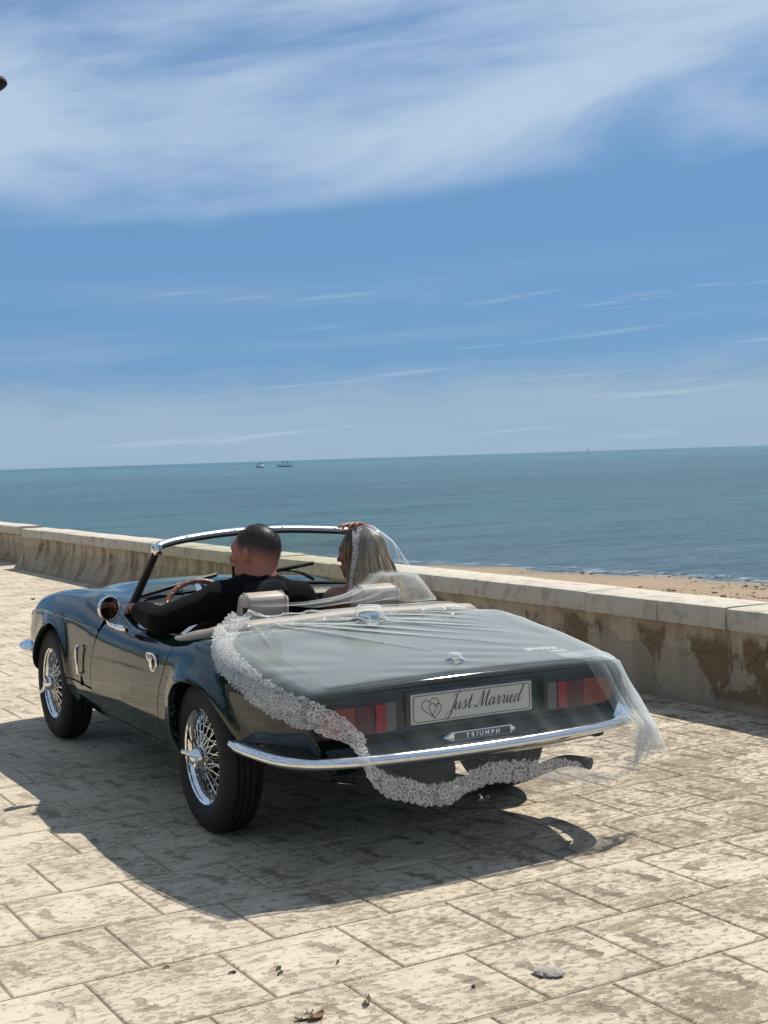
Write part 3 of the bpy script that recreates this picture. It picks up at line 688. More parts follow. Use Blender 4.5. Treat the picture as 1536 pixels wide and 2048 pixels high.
# ------------------------------------------------------------------ STREET LAMP (only the edge of its head is in the frame)
LMET = simple('lamp black metal', (0.006, 0.007, 0.009), 0.6, spec=.2, var=.2); LWH = simple('lamp opal', (.6, .64, .62), .35, var=.05)
dv = CF+CR*(-46-PPX)/FPX+CU*(PPY-166)/FPX; lp = CAM+dv*12.0
lamp = empty('street_lamp', None, (lp[0], lp[1], 0)); po = (-.9*CR[0], -.9*CR[1], 0); tag(lamp, 'black street lamp head cut by the top left frame edge', 'street lamp')
mb = MB(); mb.lathe([(0, .10), (.05, .10), (.08, .07), (.6, .055), (.65, .065), (.7, .045), (lp[2]+.25, .035), (lp[2]+.27, 0)], 16, 'z', po); mb.tube(crom([(po[0], po[1], lp[2]+.05), (po[0]*.6, po[1]*.6, lp[2]+.3), (po[0]*.15, po[1]*.15, lp[2]+.27), (0, 0, lp[2]+.08)], 6), .02, 8); mb.out('pole', LMET, lamp)
mb = MB(); mb.lathe([(lp[2]-.22, .03), (lp[2]-.16, .05), (lp[2]-.085, .14), (lp[2]-.03, .235), (lp[2]+.0, .262), (lp[2]+.025, .255), (lp[2]+.045, .235), (lp[2]+.048, .0)], 32, 'z'); mb.out('lamp_head', LMET, lamp)
mb = MB(); mb.lathe([(lp[2]+.046, .226), (lp[2]+.062, .222), (lp[2]+.074, .17), (lp[2]+.09, .06), (lp[2]+.094, .0)], 32, 'z'); mb.out('top_cap', LWH, lamp)

# ------------------------------------------------------------------ across the promenade (seen mirrored in the paint): kerb, road, garden wall, trees
ASPH = simple('asphalt', (0.055, 0.055, 0.056), .9, spec=.2, var=.25, bump=.2, scale=40)
o = mesh('road', [(-60, -60, -.13), (-9.15, -60, -.13), (-9.15, 60, -.13), (-60, 60, -.13)], [(0, 1, 2, 3)], ASPH, None, False); tag(o, 'asphalt road beyond the promenade kerb', kind='structure')
mb = MB(); mb.box((-9.08, 10, -.07), (.07, 50, .068)); o = mb.out('kerb', JOINT, None, False); tag(o, 'stone kerb along the road edge', kind='structure')
o = mesh('ground', [(-60, -60, -.14), (XW+.1, -60, -.14), (XW+.1, 60, -.14), (-60, 60, -.14)], [(0, 1, 2, 3)], JOINT, None, False); tag(o, 'earth under the promenade', kind='structure')
GREEN = simple('foliage', (0.045, 0.065, 0.022), .7, var=.5, scale=2)
mb = MB(); rw = np.random.default_rng(21)
for k in range(90):
    y0 = -22+k*.75; hh = rw.uniform(2.6, 5.2); c = np.array([-18+rw.normal(0, .7), y0, hh*.55])
    for _ in range(60):
        v = rw.normal(0, 1, 3); v /= np.linalg.norm(v); p = c+v*np.array([1.1, 1.1, hh*.5])*rw.uniform(.6, 1.05); s_ = rw.uniform(.18, .4)
        a = rw.normal(0, 1, 3); b_ = np.cross(a, v); a, b_ = a/np.linalg.norm(a)*s_, b_/np.linalg.norm(b_)*s_
        mb.add([p-a, p+b_*.6, p+a, p-b_*.6], [(0, 1, 2, 3)])
o = mb.out('treeline', GREEN, None, False); tag(o, 'dark green treeline across the road', kind='stuff')
PALE = simple('garden wall render', (0.30, 0.27, 0.22), .9, var=.15, scale=2)
mb = MB(); mb.box((-16.3, 5, .45), (.12, 40, .6)); o = mb.out('garden_wall', PALE, None, False); tag(o, 'pale garden wall across the road under the trees', 'wall')

# ================================================================== CAR (x right, y forward, origin under the rear axle)
car = tag(empty('convertible_car'), 'dark green open two-seater classic car with wire wheels parked on the promenade', 'car')
YT = [-.82, -.6, -.3, 0, .35, .8, 1.2, 1.6, 2.0, 2.35, 2.55, 2.66, 2.71]
CT = [
 [(.55, .355), (.60, .42), (.632, .49), (.645, .55), (.634, .594), (.608, .622), (.57, .632)],
 [(.60, .335), (.665, .41), (.69, .49), (.69, .575), (.672, .628), (.628, .657), (.57, .662)],
 [(.64, .30), (.70, .40), (.718, .50), (.714, .60), (.690, .668), (.635, .697), (.565, .698)],
 [(.66, .26), (.712, .37), (.727, .49), (.720, .61), (.692, .694), (.635, .728), (.56, .732)],
 [(.665, .245), (.712, .33), (.727, .45), (.720, .58), (.698, .66), (.655, .695), (.60, .702)],
 [(.665, .235), (.712, .33), (.727, .45), (.720, .58), (.70, .655), (.66, .69), (.61, .696)],
 [(.665, .235), (.710, .33), (.725, .46), (.714, .60), (.692, .675), (.65, .728), (.595, .750)],
 [(.665, .25), (.710, .34), (.725, .46), (.712, .62), (.692, .70), (.650, .757), (.58, .782)],
 [(.66, .27), (.708, .35), (.722, .47), (.710, .625), (.690, .695), (.648, .747), (.575, .768)],
 [(.65, .29), (.70, .36), (.713, .47), (.702, .60), (.682, .662), (.640, .710), (.565, .732)],
 [(.62, .31), (.67, .37), (.685, .46), (.675, .565), (.655, .625), (.615, .668), (.545, .690)],
 [(.58, .34), (.63, .39), (.645, .46), (.636, .54), (.616, .588), (.585, .618), (.525, .636)],
 [(.50, .38), (.56, .42), (.58, .465), (.57, .525), (.55, .556), (.52, .578), (.47, .588)],
]
YT = np.array(YT); CT = np.array(CT)
TG = np.zeros_like(CT)
for i in range(len(YT)):
    if i == 0: TG[i] = (CT[1]-CT[0])/(YT[1]-YT[0])
    elif i == len(YT)-1: TG[i] = (CT[i]-CT[i-1])/(YT[i]-YT[i-1])
    else:
        d0 = (CT[i]-CT[i-1])/(YT[i]-YT[i-1]); d1 = (CT[i+1]-CT[i])/(YT[i+1]-YT[i])
        TG[i] = np.where(d0*d1 > 0, 2*d0*d1/(d0+d1+1e-12), 0)
def ctrl(y):
    y = min(max(y, YT[0]), YT[-1]); i = min(int(np.searchsorted(YT, y, 'right'))-1, len(YT)-2)
    h = YT[i+1]-YT[i]; t = (y-YT[i])/h
    return (2*t**3-3*t**2+1)*CT[i]+(t**3-2*t**2+t)*h*TG[i]+(-2*t**3+3*t**2)*CT[i+1]+(t**3-t**2)*h*TG[i+1]
RA = np.array([(.215, .245), (.205, .392), (.185, .49), (.135, .545), (.06, .568), (-.03, .576), (-.11, .573), (-.2, .553), (-.289, .518), (-.37, .468), (-.44, .42), (-.50, .375), (-.56, .345)])
FA = np.array([(1.735, .26), (1.69, .34), (1.675, .40), (1.70, .475), (1.755, .545), (1.83, .592), (1.92, .611), (2.02, .608), (2.11, .578), (2.21, .52), (2.30, .44), (2.35, .37), (2.37, .31)])
RAc, FAc = crom(RA, 8), crom(FA, 8)
ALLARCH = np.vstack([RAc, FAc])
def S0(y, t):
    C = ctrl(y); u = min(max(t, 0), 1)*6; i = min(int(u), 5); f = u-i
    p1, p2 = C[i], C[i+1]; p0 = C[i-1] if i > 0 else 2*p1-p2; p3 = C[i+2] if i+2 < 7 else 2*p2-p1
    return 0.5*((2*p1)+(-p0+p2)*f+(2*p0-5*p1+4*p2-p3)*f*f+(-p0+3*p1-3*p2+p3)*f**3)
def S(y, t, flare=True):
    x, z = S0(y, t)
    if flare and z < .72:
        dd = np.min(np.hypot(ALLARCH[:, 0]-y, ALLARCH[:, 1]-z)); x += .020*math.exp(-(dd/.045)**2)
    return x, z
_tc = np.linspace(0, 1, 121)
def tofz(y, z):
    Z = np.array([S0(y, t)[1] for t in _tc]); Z = np.maximum.accumulate(Z)
    return float(np.interp(z, Z, _tc))
def side_patch(bottom, y_top0, y_top1, left, right, n, m, off=0.0, tpow=1.0):
    """Coons patch in (y,t). bottom: polyline (y,z) from tail end to nose end; left/right: polylines (y,z) bottom->top or None"""
    B = resample(np.array(bottom, float), n); Bt = np.array([(y, tofz(y, z)) for y, z in B])
    Tt = np.stack([np.linspace(y_top0, y_top1, n), np.ones(n)], 1)
    def edge(E, a, b):
        if E is None: Q = np.stack([np.linspace(a[0], b[0], m), np.linspace(a[1], b[1], m)], 1)
        else:
            E = crom(np.array(E, float), 6); Q = np.array([(y, tofz(y, z)) for y, z in E]); Q = np.vstack([a, Q, b]); Q = resample(Q, m)
        return Q
    Lc, Rc = edge(left, Bt[0], Tt[0]), edge(right, Bt[-1], Tt[-1])
    P = np.zeros((n, m, 3))
    for i in range(n):
        u = i/(n-1)
        for j in range(m):
            v = j/(m-1)
            q = (1-v)*Bt[i]+v*Tt[i]+(1-u)*Lc[j]+u*Rc[j]-((1-u)*(1-v)*Bt[0]+u*(1-v)*Bt[-1]+(1-u)*v*Tt[0]+u*v*Tt[-1])
            x, z = S(q[0], q[1]); P[i, j] = (-(x-off), q[0], z)
    return P
def add_sides(mb, P, lip=None, edges=()):
    """adds left patch P and its mirror image, with an inward lip along the bottom and returns along chosen ends"""
    P = np.asarray(P)
    if lip: P = np.concatenate([(P[:, :1]+np.array([lip, 0, -.004])), (P[:, :1]+np.array([.006, 0, -.005])), P], 1)
    for e in edges:
        a = P[0] if e == 0 else P[-1]; r1 = a+np.array([.004, -.001 if e == 0 else .001, 0]); r2 = a+np.array([.022, 0, 0])
        P = np.concatenate([[r2], [r1], P], 0) if e == 0 else np.concatenate([P, [r1], [r2]], 0)
    mb.grid(P[::-1]); Q = P.copy(); Q[..., 0] *= -1; mb.grid(Q)
DF = [(1.206, .268), (1.285, .32), (1.311, .37), (1.295, .445), (1.262, .548), (1.19, .653), (1.13, .697)]
DR = [(.366, .28), (.38, .384), (.35, .4945), (.296, .59), (.262, .66)]
def sh_(E, d): return [(y+d, z) for y, z in E]
g = .0035
# rear body shell ---------------------------------------------------------------------------------
body = MB()
rear_bottom = np.vstack([[(-.815, .357), (-.70, .345), (-.62, .338)], RAc[::-1], [(.24, .24), (.30, .243), (.362, .245)]])
P = side_patch(rear_bottom, -.815, .245, None, sh_([(.362, .25)]+DR, -g), 96, 34); add_sides(body, P, .03, (1,))
sill = np.array([[(-(S(y, 0.0)[0]), y, S(y, 0)[1]) if k == 0 else (-(S(y, tofz(y, zt))[0]), y, zt) for k, zt in enumerate((0, .246, .254, .262))] for y in np.linspace(.355, 1.225, 26)])
for i, y in enumerate(np.linspace(.355, 1.225, 26)):
    zb = S0(y, 0)[1]; sill[i, :, 2] = np.linspace(zb, .263, 4); sill[i, :, 0] = [-(S(y, tofz(y, z))[0]) for z in sill[i, :, 2]]
add_sides(body, sill, .05)
fs = np.vstack([[(1.215, .243)], [(1.35, .243), (1.5, .248)], FAc[:10]]); fs = resample(np.vstack([[(1.215, .240)], [(1.45, .247), (1.70, .258)]]), 24)
P = np.zeros((24, 8, 3))
for i, (yb, zb) in enumerate(fs):
    s = i/23; ytop = 1.294+(1.668-1.294)*s; ztop = .362+.010*s
    for j in range(8):
        v = j/7; y = yb+(ytop-yb)*v; 
        if i == 0: y = np.interp(zb+(ztop-zb)*v, [.24, .268, .32, .37], [1.212, 1.206+g, 1.285+g, 1.311+g])
        z = zb+(ztop-zb)*v; x, _ = S(y, tofz(y, z)); P[i, j] = (-x, y, z)
add_sides(body, P, .03, (0,))
# deck around the boot lid
def decktop(x, y):
    C = ctrl(y); x6, z6 = C[6]; q = min(1.0, abs(x)/x6); return z6+(.011+.003*max(0, y+.8))*(1-q*q)
P = []
for y in np.linspace(-.815, .16, 30):
    x6 = ctrl(y)[6][0]; P.append([(x, y, decktop(x, y)) for x in np.linspace(-x6, x6, 25)])
body.grid(np.array(P)[::-1])
# cowl in front of the cockpit
def zc(y): return float(np.interp(y, [.9, 1.1, 1.3, 1.6, 1.9, 2.2, 2.45, 2.6, 2.68, 2.71], [.775, .792, .803, .812, .803, .775, .733, .682, .628, .59]))
def hood(x, y):
    C = ctrl(y); x6, z6 = C[6]; q = min(1.0, abs(x)/x6); b_ = z6+(zc(y)-z6)*(1-q*q); return b_-.016*math.exp(-((q-.72)/.16)**2)
P = []
for i, s in enumerate(np.linspace(0, 1, 10)):
    row = []
    for x in np.linspace(-1, 1, 41):
        y0 = 1.00+.055*(1-x*x); y1 = 1.245+.02*(1-x*x); y = y0+(y1-y0)*s; x6 = ctrl(y)[6][0]; row.append((x*x6, y, hood(x*x6, y)))
    P.append(row)
body.grid(np.array(P)[::-1])
# scuttle sides between the door front and the bonnet shut line
P = side_patch([(1.15, .700), (1.20, .700), (1.235, .700)], 1.00, 1.243, None, None, 14, 10)
for i in range(14):
    for j in range(10):
        y = 1.145-.145*(j/9)+(1.238-(1.145-.145*(j/9)))*(i/13) if False else (1.14-.14*(j/9)**.8)*(1-i/13)+(1.200+.043*(j/9))*(i/13)
        t = tofz(y, .697); t = t+(1-t)*(j/9); x, z = S(y, t); P[i, j] = (-x, y, z)
add_sides(body, P, None)
# tail: rim, recess and panel
E = np.array([S0(-.815, t) for t in np.linspace(0, 1, 36)]); E[:, 0] *= -1
top = np.stack([np.linspace(-.57, .57, 40)[1:-1], [decktop(x, -.815) for x in np.linspace(-.57, .57, 40)[1:-1]]], 1)
Er = E[::-1].copy(); Er[:, 0] *= -1
out = np.vstack([E, top, Er])                     # bottom left -> up -> across -> down right
Tn = np.gradient(out, axis=0); Tn /= np.linalg.norm(Tn, axis=1)[:, None]; Nn = np.stack([Tn[:, 1], -Tn[:, 0]], 1)   # pointing inward
def pan_y(z): return float(np.interp(z, [.30, .355, .40, .425, .445, .465, .60, .64], [-.72, -.775, -.832, -.845, -.840, -.803, -.796, -.790]))
rings = []
for ins, dy in ((0, 0.0), (.004, -.014), (.012, -.022), (.020, -.018), (.024, 0.0)):
    q = out+Nn*ins; rings.append(np.stack([q[:, 0], np.full(len(q), -.815+dy), q[:, 1]], 1))
q = out+Nn*.027; last = np.stack([q[:, 0], [max(-.81, pan_y(z)) if z > .452 else pan_y(z) for z in q[:, 1]], q[:, 1]], 1); rings.append(last)
body.grid(np.array(rings))
zl = np.linspace(.345, .606, 30); lx = np.interp(zl, last[:36, 2], -last[:36, 0]); lx[-1] = .565
P = np.array([[(x*w, pan_y(z), z) for x in np.linspace(-1, 1, 33)] for z, w in zip(zl, lx)]); body.grid(P)
# valance under the bumper, curling under the tail
P = np.array([[(x*(.565-.17*s**1.5), -.775+.20*s**1.4, .356-.105*s+.03*s*s+.03*abs(x)**6*s) for x in np.linspace(-1, 1, 25)] for s in np.linspace(0, 1, 8)]); body.grid(P[::-1])
for sg in (-1, 1):                                # corner pieces of the valance behind the wheels
    P = []
    for y in np.linspace(-.57, -.775, 9):
        x0 = S0(y, 0)[0]; z0 = S0(y, 0)[1]; P.append([(sg*(x0-.012*k-.10*(k/5)**2), y+.02*k/5, z0-.045*math.sin(k/5*1.5)-.01*k/5) for k in range(6)])
    if sg < 0: body.grid(P[::-1])
bodyo = body.out('body', PAINT, car, angle=40)
# doors -------------------------------------------------------------------------------------------
dm = []
P = side_patch([(y, .266+.003*math.sin((y-.36)/.85*3.14)) for y in np.linspace(.366+g, 1.206-g, 20)], .262, 1.03, sh_(DR, g), sh_(DF, -g), 40, 26)
for sg in (1, -1):
    Q = P.copy(); top = Q[:, -1:].copy()
    t1 = top+np.array([.012, 0, -.002]); t2 = top+np.array([.022, 0, -.016]); t3 = top+np.array([.03, 0, -.10])
    Q = np.concatenate([Q[:, :1]+np.array([.03, 0, 0]), Q, t1, t2, t3], 1)
    for e in (0, -1):
        a = Q[e]+np.array([.022, 0, 0]); Q = np.concatenate([[a], Q], 0) if e == 0 else np.concatenate([Q, [a]], 0)
    Q[..., 0] *= sg
    mb = MB(); mb.grid(Q[::-1] if sg > 0 else Q); do = mb.out('door', PAINT, car, angle=40)
    # pull handle with its bezel
    mb = MB(); x, z = S(.50, tofz(.50, .600)); X = -sg*(x+.004)
    fr = [(0, .055, .012), (0, .050, .028), (0, .01, .031), (0, -.025, .030), (0, -.05, .014), (0, -.055, -.012), (0, -.03, -.034), (0, .0, -.036), (0, .012, -.030), (0, .010, .0), (0, .03, .0)]
    path = crom([(X, .44+a[1], .598+a[2]) for a in fr], 5, True)
    mb.tube(path, .0048, 6, closed=True); mb.tube([(X, .432, .622), (X-sg*.004, .435, .600), (X, .437, .570)], .0048, 6)
    mb.tube([(X, .462, .626), (X, .464, .572)], .004, 6); mb.out('handle', CHROME, do)
# front clip -------------------------------------------------------------------------------------
bm_ = MB()
fb = np.vstack([[(1.309+g, .374), (1.45, .376), (1.60, .379), (1.672, .381)], FAc[FAc[:, 1] > .385][2:], [(2.36, .34), (2.42, .305), (2.55, .315), (2.65, .345), (2.705, .385)]])
BF = [(1.309, .378), (1.295, .445), (1.262, .548), (1.205, .653), (1.198, .70)]
P = side_patch(fb, 1.252, 2.705, sh_(BF, g), None, 90, 30); add_sides(bm_, P, .03, (0,))
P = []
for s in np.linspace(0, 1, 46):
    row = []
    for x in np.linspace(-1, 1, 41):
        y0 = 1.252+.02*(1-x*x); y1 = 2.705+.06*(1-x*x); y = y0+(y1-y0)*s; yy = min(y, 2.705); x6 = ctrl(yy)[6][0]; row.append((x*x6, y, hood(x*x6, yy)-.012*(1-x*x)*max(0, (s-.9)/.1)))
    P.append(row)
bm_.grid(np.array(P)[::-1])
# nose closing surface
E = np.array([S0(2.705, t) for t in np.linspace(0, 1, 20)]); P = [[(x*a, 2.705+.06*(1-x*x)+.02*math.sin(k/19*3.14), z) for x in np.linspace(-1, 1, 21)] for k, (a, z) in enumerate(E)]
bm_.grid(np.array(P)[::-1])
bon = bm_.out('bonnet', PAINT, car, angle=40)
for sg in (-1, 1):                               # raised bead along the wing seam
    path = []
    for y in np.linspace(1.215, 2.66, 40):
        zz = .649+.010*math.sin((y-1.2)*2.1) if y < 2.2 else float(np.interp(y, [2.2, 2.45, 2.6, 2.66], [.656, .632, .585, .555])); x, z = S(y, tofz(y, zz)); path.append((sg*(x+.001), y, z))
    mb = MB(); mb.tube(path, .0052, 6); mb.out('seam_bead', PAINT, bon)
for sg in (-1, 1):                               # bonnet catch: chrome lever with dark slot
    mb = MB(); yb = 1.455; c = lambda z: S(yb, tofz(yb, z))[0]
    mb.tube(crom([(sg*(c(.55)+.010), yb-.012, .555), (sg*(c(.53)+.020), yb-.006, .545), (sg*(c(.48)+.018), yb, .49), (sg*(c(.43)+.015), yb, .43), (sg*(c(.41)+.008), yb, .415)], 4), [.007]*4+[.0085]*5+[.007]*4+[.009]*4, 8)
    mb.tube([(sg*(c(.42)+.006), yb-.022, .418), (sg*(c(.42)+.006), yb+.022, .418)], .007, 6); mb.out('bonnet_latch', CHROME, bon)
    mb = MB(); mb.box((sg*(c(.39)+.001), yb, .388), (.003, .008, .024)); mb.out('latch_slot', DARKIN, bon)
# dark inner shell seen through shut lines, arches and cockpit -----------------------------------
mb = MB()
for yr in ((.16, 1.36),):
    P = np.array([[(-(S0(y, t)[0]-.028), y, S0(y, t)[1]-.004) for t in np.linspace(0, .86, 12)] for y in np.linspace(*yr, 30)]); mb.grid(P[::-1]); P[..., 0] *= -1; mb.grid(P)
mb.box((0, .76, .246), (.645, .62, .010)); mb.box((0, .14, .44), (.60, .02, .25)); mb.box((0, 1.30, .47), (.60, .02, .27))
mb.box((0, -.42, .45), (.40, .26, .09)); mb.box((0, 2.0, .42), (.40, .60, .14)); mb.box((0, 0, .285), (.62, .035, .035)); mb.box((0, -.02, .53), (.44, .24, .09)); mb.box((0, 2.1, .285), (.60, .035, .035))
for yc, arc in ((0, RAc), (0, FAc)):
    for sg in (-1, 1):
        a = resample(arc, 30); P = [[(sg*(S0(y, tofz(y, z))[0]-.012), y, z+.006) for y, z in a], [(sg*.40, y, z+.03) for y, z in a]]; mb.grid(np.array(P))
        k = len(mb.V); cy = a[:, 0].mean(); mb.add([(sg*.40, y, z+.03) for y, z in a]+[(sg*.40, cy, .25)], [(i, i+1, 30) for i in range(29)])
mb.out('underbody', DARKIN, car, angle=40)
# boot lid ----------------------------------------------------------------------------------------
mb = MB(); P = []
for s in np.linspace(-.06, 1.06, 36):
    y = -.800+(.800-.165)*min(max(s, 0), 1); row = []
    w = .548-.010*s
    for x in np.linspace(-1.05, 1.05, 36):
        xx = min(max(x, -1), 1)*w; drop = .012 if (abs(x) > 1 or s < 0 or s > 1) else 0; row.append((xx*1.0+(0.002*np.sign(x) if abs(x) > 1 else 0), y+(.002 if s > 1 else -.002 if s < 0 else 0)+.02*0, decktop(xx, y)+.0045-drop))
    P.append(row)
mb.grid(np.array(P)[::-1]); lid = mb.out('boot_lid', PAINT, car, angle=30)
mb = MB(); yl = -.715; zb = decktop(0, yl)+.004
mb.lathe([(zb, .021), (zb+.004, .021), (zb+.006, .015), (zb+.010, .015), (zb+.014, .0185), (zb+.022, .0185), (zb+.027, .014), (zb+.029, 0)], 20, 'z', (0, yl, 0)); mb.out('boot_lock', CHROME, lid)
for sg in (-1, 1):
    mb = MB(); mb.lathe([(0, .012), (.006, .012), (.010, .006), (.011, 0)], 12, 'z', (sg*.40, -.05, decktop(.4, -.05)+.004)); mb.out('hinge_stud', CHROME, lid)
# fuel cap
mb = MB(); z0 = decktop(0, -.085)-.002
mb.lathe([(z0, .052), (z0+.012, .052), (z0+.014, .040), (z0+.020, .040), (z0+.022, .044), (z0+.040, .044), (z0+.047, .040), (z0+.050, .025), (z0+.051, 0)], 32, 'z', (0, -.085, 0))
mb.box((0, -.132, z0+.03), (.014, .010, .008)); mb.out('fuel_cap', CHROME, car)
# lettering decals ---------------------------------------------------------------------------------
def text_mesh(txt, size, extr, bold=0.0, space=1.0, outline=False):
    cu = bpy.data.curves.new('lettering', 'FONT'); cu.body = txt; cu.size = size; cu.extrude = extr; cu.offset = bold; cu.align_x = 'CENTER'; cu.align_y = 'CENTER'; cu.space_character = space; cu.resolution_u = 3
    if outline: cu.fill_mode = 'NONE'; cu.bevel_depth = outline; cu.bevel_resolution = 1; cu.extrude = 0
    ob = bpy.data.objects.new('lettering', cu); COL.objects.link(ob)
    me = bpy.data.meshes.new_from_object(ob.evaluated_get(bpy.context.evaluated_depsgraph_get())); bpy.data.objects.remove(ob); bpy.data.curves.remove(cu); me.name = 'lettering'; me.materials.clear(); return me
def on_lid(me, x0, y0, rot=0.0):
    for v in me.vertices:
        u, w, h = v.co; x = x0+u*math.cos(rot)-w*math.sin(rot); y = y0+u*math.sin(rot)+w*math.cos(rot); v.co = (x, y, decktop(x, y)+.0058+h)
me = text_mesh('SPITFIRE', .036, 0, space=1.05, outline=.0011); on_lid(me, .408, -.655); link('lettering', me, lid, [WHITEPRINT])
me = text_mesh('1500', .036, 0, space=1.12, outline=.0011); on_lid(me, .452, -.700); link('lettering', me, lid, [WHITEPRINT])
# badge
mb = MB(); bz = .437; by = pan_y(.437)-.004
o2 = [(-.150, 0), (-.112, -.0165), (.126, -.0165), (.150, 0), (.132, .0165), (-.112, .0165)]
V = [(x, by, bz+z) for x, z in o2]+[(x*.985, by-.016, bz+z*.92) for x, z in o2]+[(x*.95 if abs(x) < .14 else x*.86, by-.018, bz+z*.72) for x, z in o2]
F = [(i, (i+1) % 6, 6+(i+1) % 6, 6+i) for i in range(6)]+[(6+i, 6+(i+1) % 6, 12+(i+1) % 6, 12+i) for i in range(6)]+[(12, 13, 14, 15, 16, 17)]
bad = mesh('badge', V, F, CHROME, car, False)
mb = MB(); mb.box((.010, by-.0185, bz), (.113, .0015, .0115)); mb.out('badge_plate', GLOSSBLACK, bad, False)
def on_panel(me, x0, y0, z0):
    for v in me.vertices: u, w, h = v.co; v.co = (x0+u, y0-h, z0+w)
me = text_mesh('TRIUMPH', .0225, .0006, bold=.0006, space=1.62); on_panel(me, .010, by-.0208, bz-.0008); link('lettering', me, bad, [SILVER])
# number plate: heart outlines and cursive words drawn as pen strokes
pz0, pz1, pw = .4845, .589, .2465; pyv = -.818
V, F = rbox((0, pyv, (pz0+pz1)/2), (pw, .005, (pz1-pz0)/2), .0045); plate = mesh('number_plate', V, F, PLATE, car)
mb = MB(); rr = .012; hx, hz = pw-.010, (pz1-pz0)/2-.008
pts = []
for cx, cz, a0 in ((hx-rr, hz-rr, 0), (-hx+rr, hz-rr, 1), (-hx+rr, -hz+rr, 2), (hx-rr, -hz+rr, 3)):
    for k in range(6): a = (a0+k/5)*math.pi/2; pts.append((cx+rr*math.cos(a), pyv-.0055, (pz0+pz1)/2+cz+rr*math.sin(a)))
mb.tube(pts, .0012, 5, closed=True); mb.out('plate_border', INK, plate)
V, F = rbox((0, -.808, (pz0+pz1)/2+.001), (pw+.012, .006, (pz1-pz0)/2+.009), .006); mesh('plate_frame', V, F, GLOSSBLACK, car)
mb = MB(); mb.lathe([(-.826, 0), (-.826, .0035), (-.822, .0045), (-.82, .0045)], 10, 'y', (-.052, 0, pz1-.008)); mb.out('bolt', BEZEL, plate)
GL = {'J': ([[(.25, 1.62), (.45, 1.92), (.9, 2.02), (1.35, 2.08)], [(1.05, 2.04), (.86, 1.2), (.62, .2), (.36, -.62), (.02, -.98), (-.34, -.86), (-.38, -.5), (0, -.18), (.5, .05), (.9, .32)]], 1.0),
 'u': ([[(-.12, .35), (.12, .95), (.16, .98), (.06, .35), (.14, .02), (.4, .1), (.72, .62), (.84, .98)], [(.84, .98), (.74, .32), (.84, .02), (1.1, .18), (1.28, .42)]], 1.2),
 's': ([[(-.1, .3), (.3, .82), (.52, 1.12), (.54, .95), (.66, .5), (.52, .08), (.24, -.03), (.04, .18)], [(.55, .1), (.8, .2), (1.0, .42)]], .95),
 't': ([[(-.1, .3), (.3, 1.0), (.58, 1.72)], [(.58, 1.72), (.36, .5), (.42, .02), (.68, .1), (.95, .4)], [(.12, 1.08), (.42, 1.12), (.82, 1.2)]], .95),
 'M': ([[(-.25, .25), (-.12, .02), (.12, .08), (.42, .6), (.72, 1.5), (.98, 2.05)], [(.98, 2.05), (.98, 1.2), (.94, .5), (.98, -.02)], [(.98, -.02), (1.3, .7), (1.68, 1.6), (1.98, 2.1)], [(1.98, 2.1), (1.78, 1.2), (1.7, .4), (1.82, .0), (2.05, .12), (2.3, .42)]], 2.3),
 'a': ([[(.78, .84), (.5, 1.02), (.16, .72), (.05, .28), (.2, 0), (.5, .2), (.78, .7), (.86, .98)], [(.86, .98), (.76, .35), (.84, .02), (1.06, .12), (1.22, .36)]], 1.18),
 'r': ([[(-.06, .3), (.16, .8), (.3, 1.16), (.4, .98), (.62, .95)], [(.62, .95), (.5, .4), (.56, .02), (.8, .12), (1.0, .38)]], .98),
 'i': ([[(-.04, .3), (.22, .98)], [(.22, .98), (.12, .35), (.2, .02), (.42, .12), (.6, .38)], [(.34, 1.44), (.37, 1.50)]], .6),
 'e': ([[(-.04, .3), (.34, .52), (.54, .84), (.4, 1.03), (.14, .76), (.08, .28), (.26, -.02), (.55, .12), (.8, .38)]], .8),
 'd': ([[(.76, .84), (.5, 1.02), (.16, .72), (.05, .28), (.2, 0), (.5, .2), (.8, .75), (1.1, 1.6), (1.38, 2.25)], [(1.38, 2.25), (1.05, 1.3), (.78, .4), (.86, .02), (1.06, .12), (1.3, .5)]], 1.2)}
def pen(mb, pts, w0, close=False, minw=.32):
    C = crom(pts, 7, close); T = np.gradient(C, axis=0); L = np.linalg.norm(T, axis=1)+1e-9; T = T/L[:, None]
    dn = np.clip(-T[:, 1], 0, 1) if minw < .9 else np.ones(len(C)); w = w0*(minw+(1-minw)*dn**.8); w = np.convolve(np.pad(w, 2, 'edge'), np.ones(5)/5, 'valid')
    N = np.stack([-T[:, 1], T[:, 0]], 1); a, b = C+N*w[:, None], C-N*w[:, None]; k = len(mb.V)
    yy = pyv-.0058
    for q in range(len(C)): mb.V += [(a[q, 0], yy, a[q, 1]), (b[q, 0], yy, b[q, 1])]
    for q in range(len(C)-1): mb.F.append((k+2*q, k+2*q+1, k+2*q+3, k+2*q+2))
mb = MB(); em = .0262; ox, oz = -.098, .5205; cx = 0
for word, gap in (('Just', .72), ('Married', 0)):
    for ch in word:
        st_, adv = GL[ch]
        for s in st_:
            q = [((ox+(cx+u+.30*v)*em*.86), oz+v*em+(.0) if True else 0) for u, v in s]; pen(mb, q, .0026)
        cx += adv
    cx += gap
LETW = (ox+cx*em*.86)
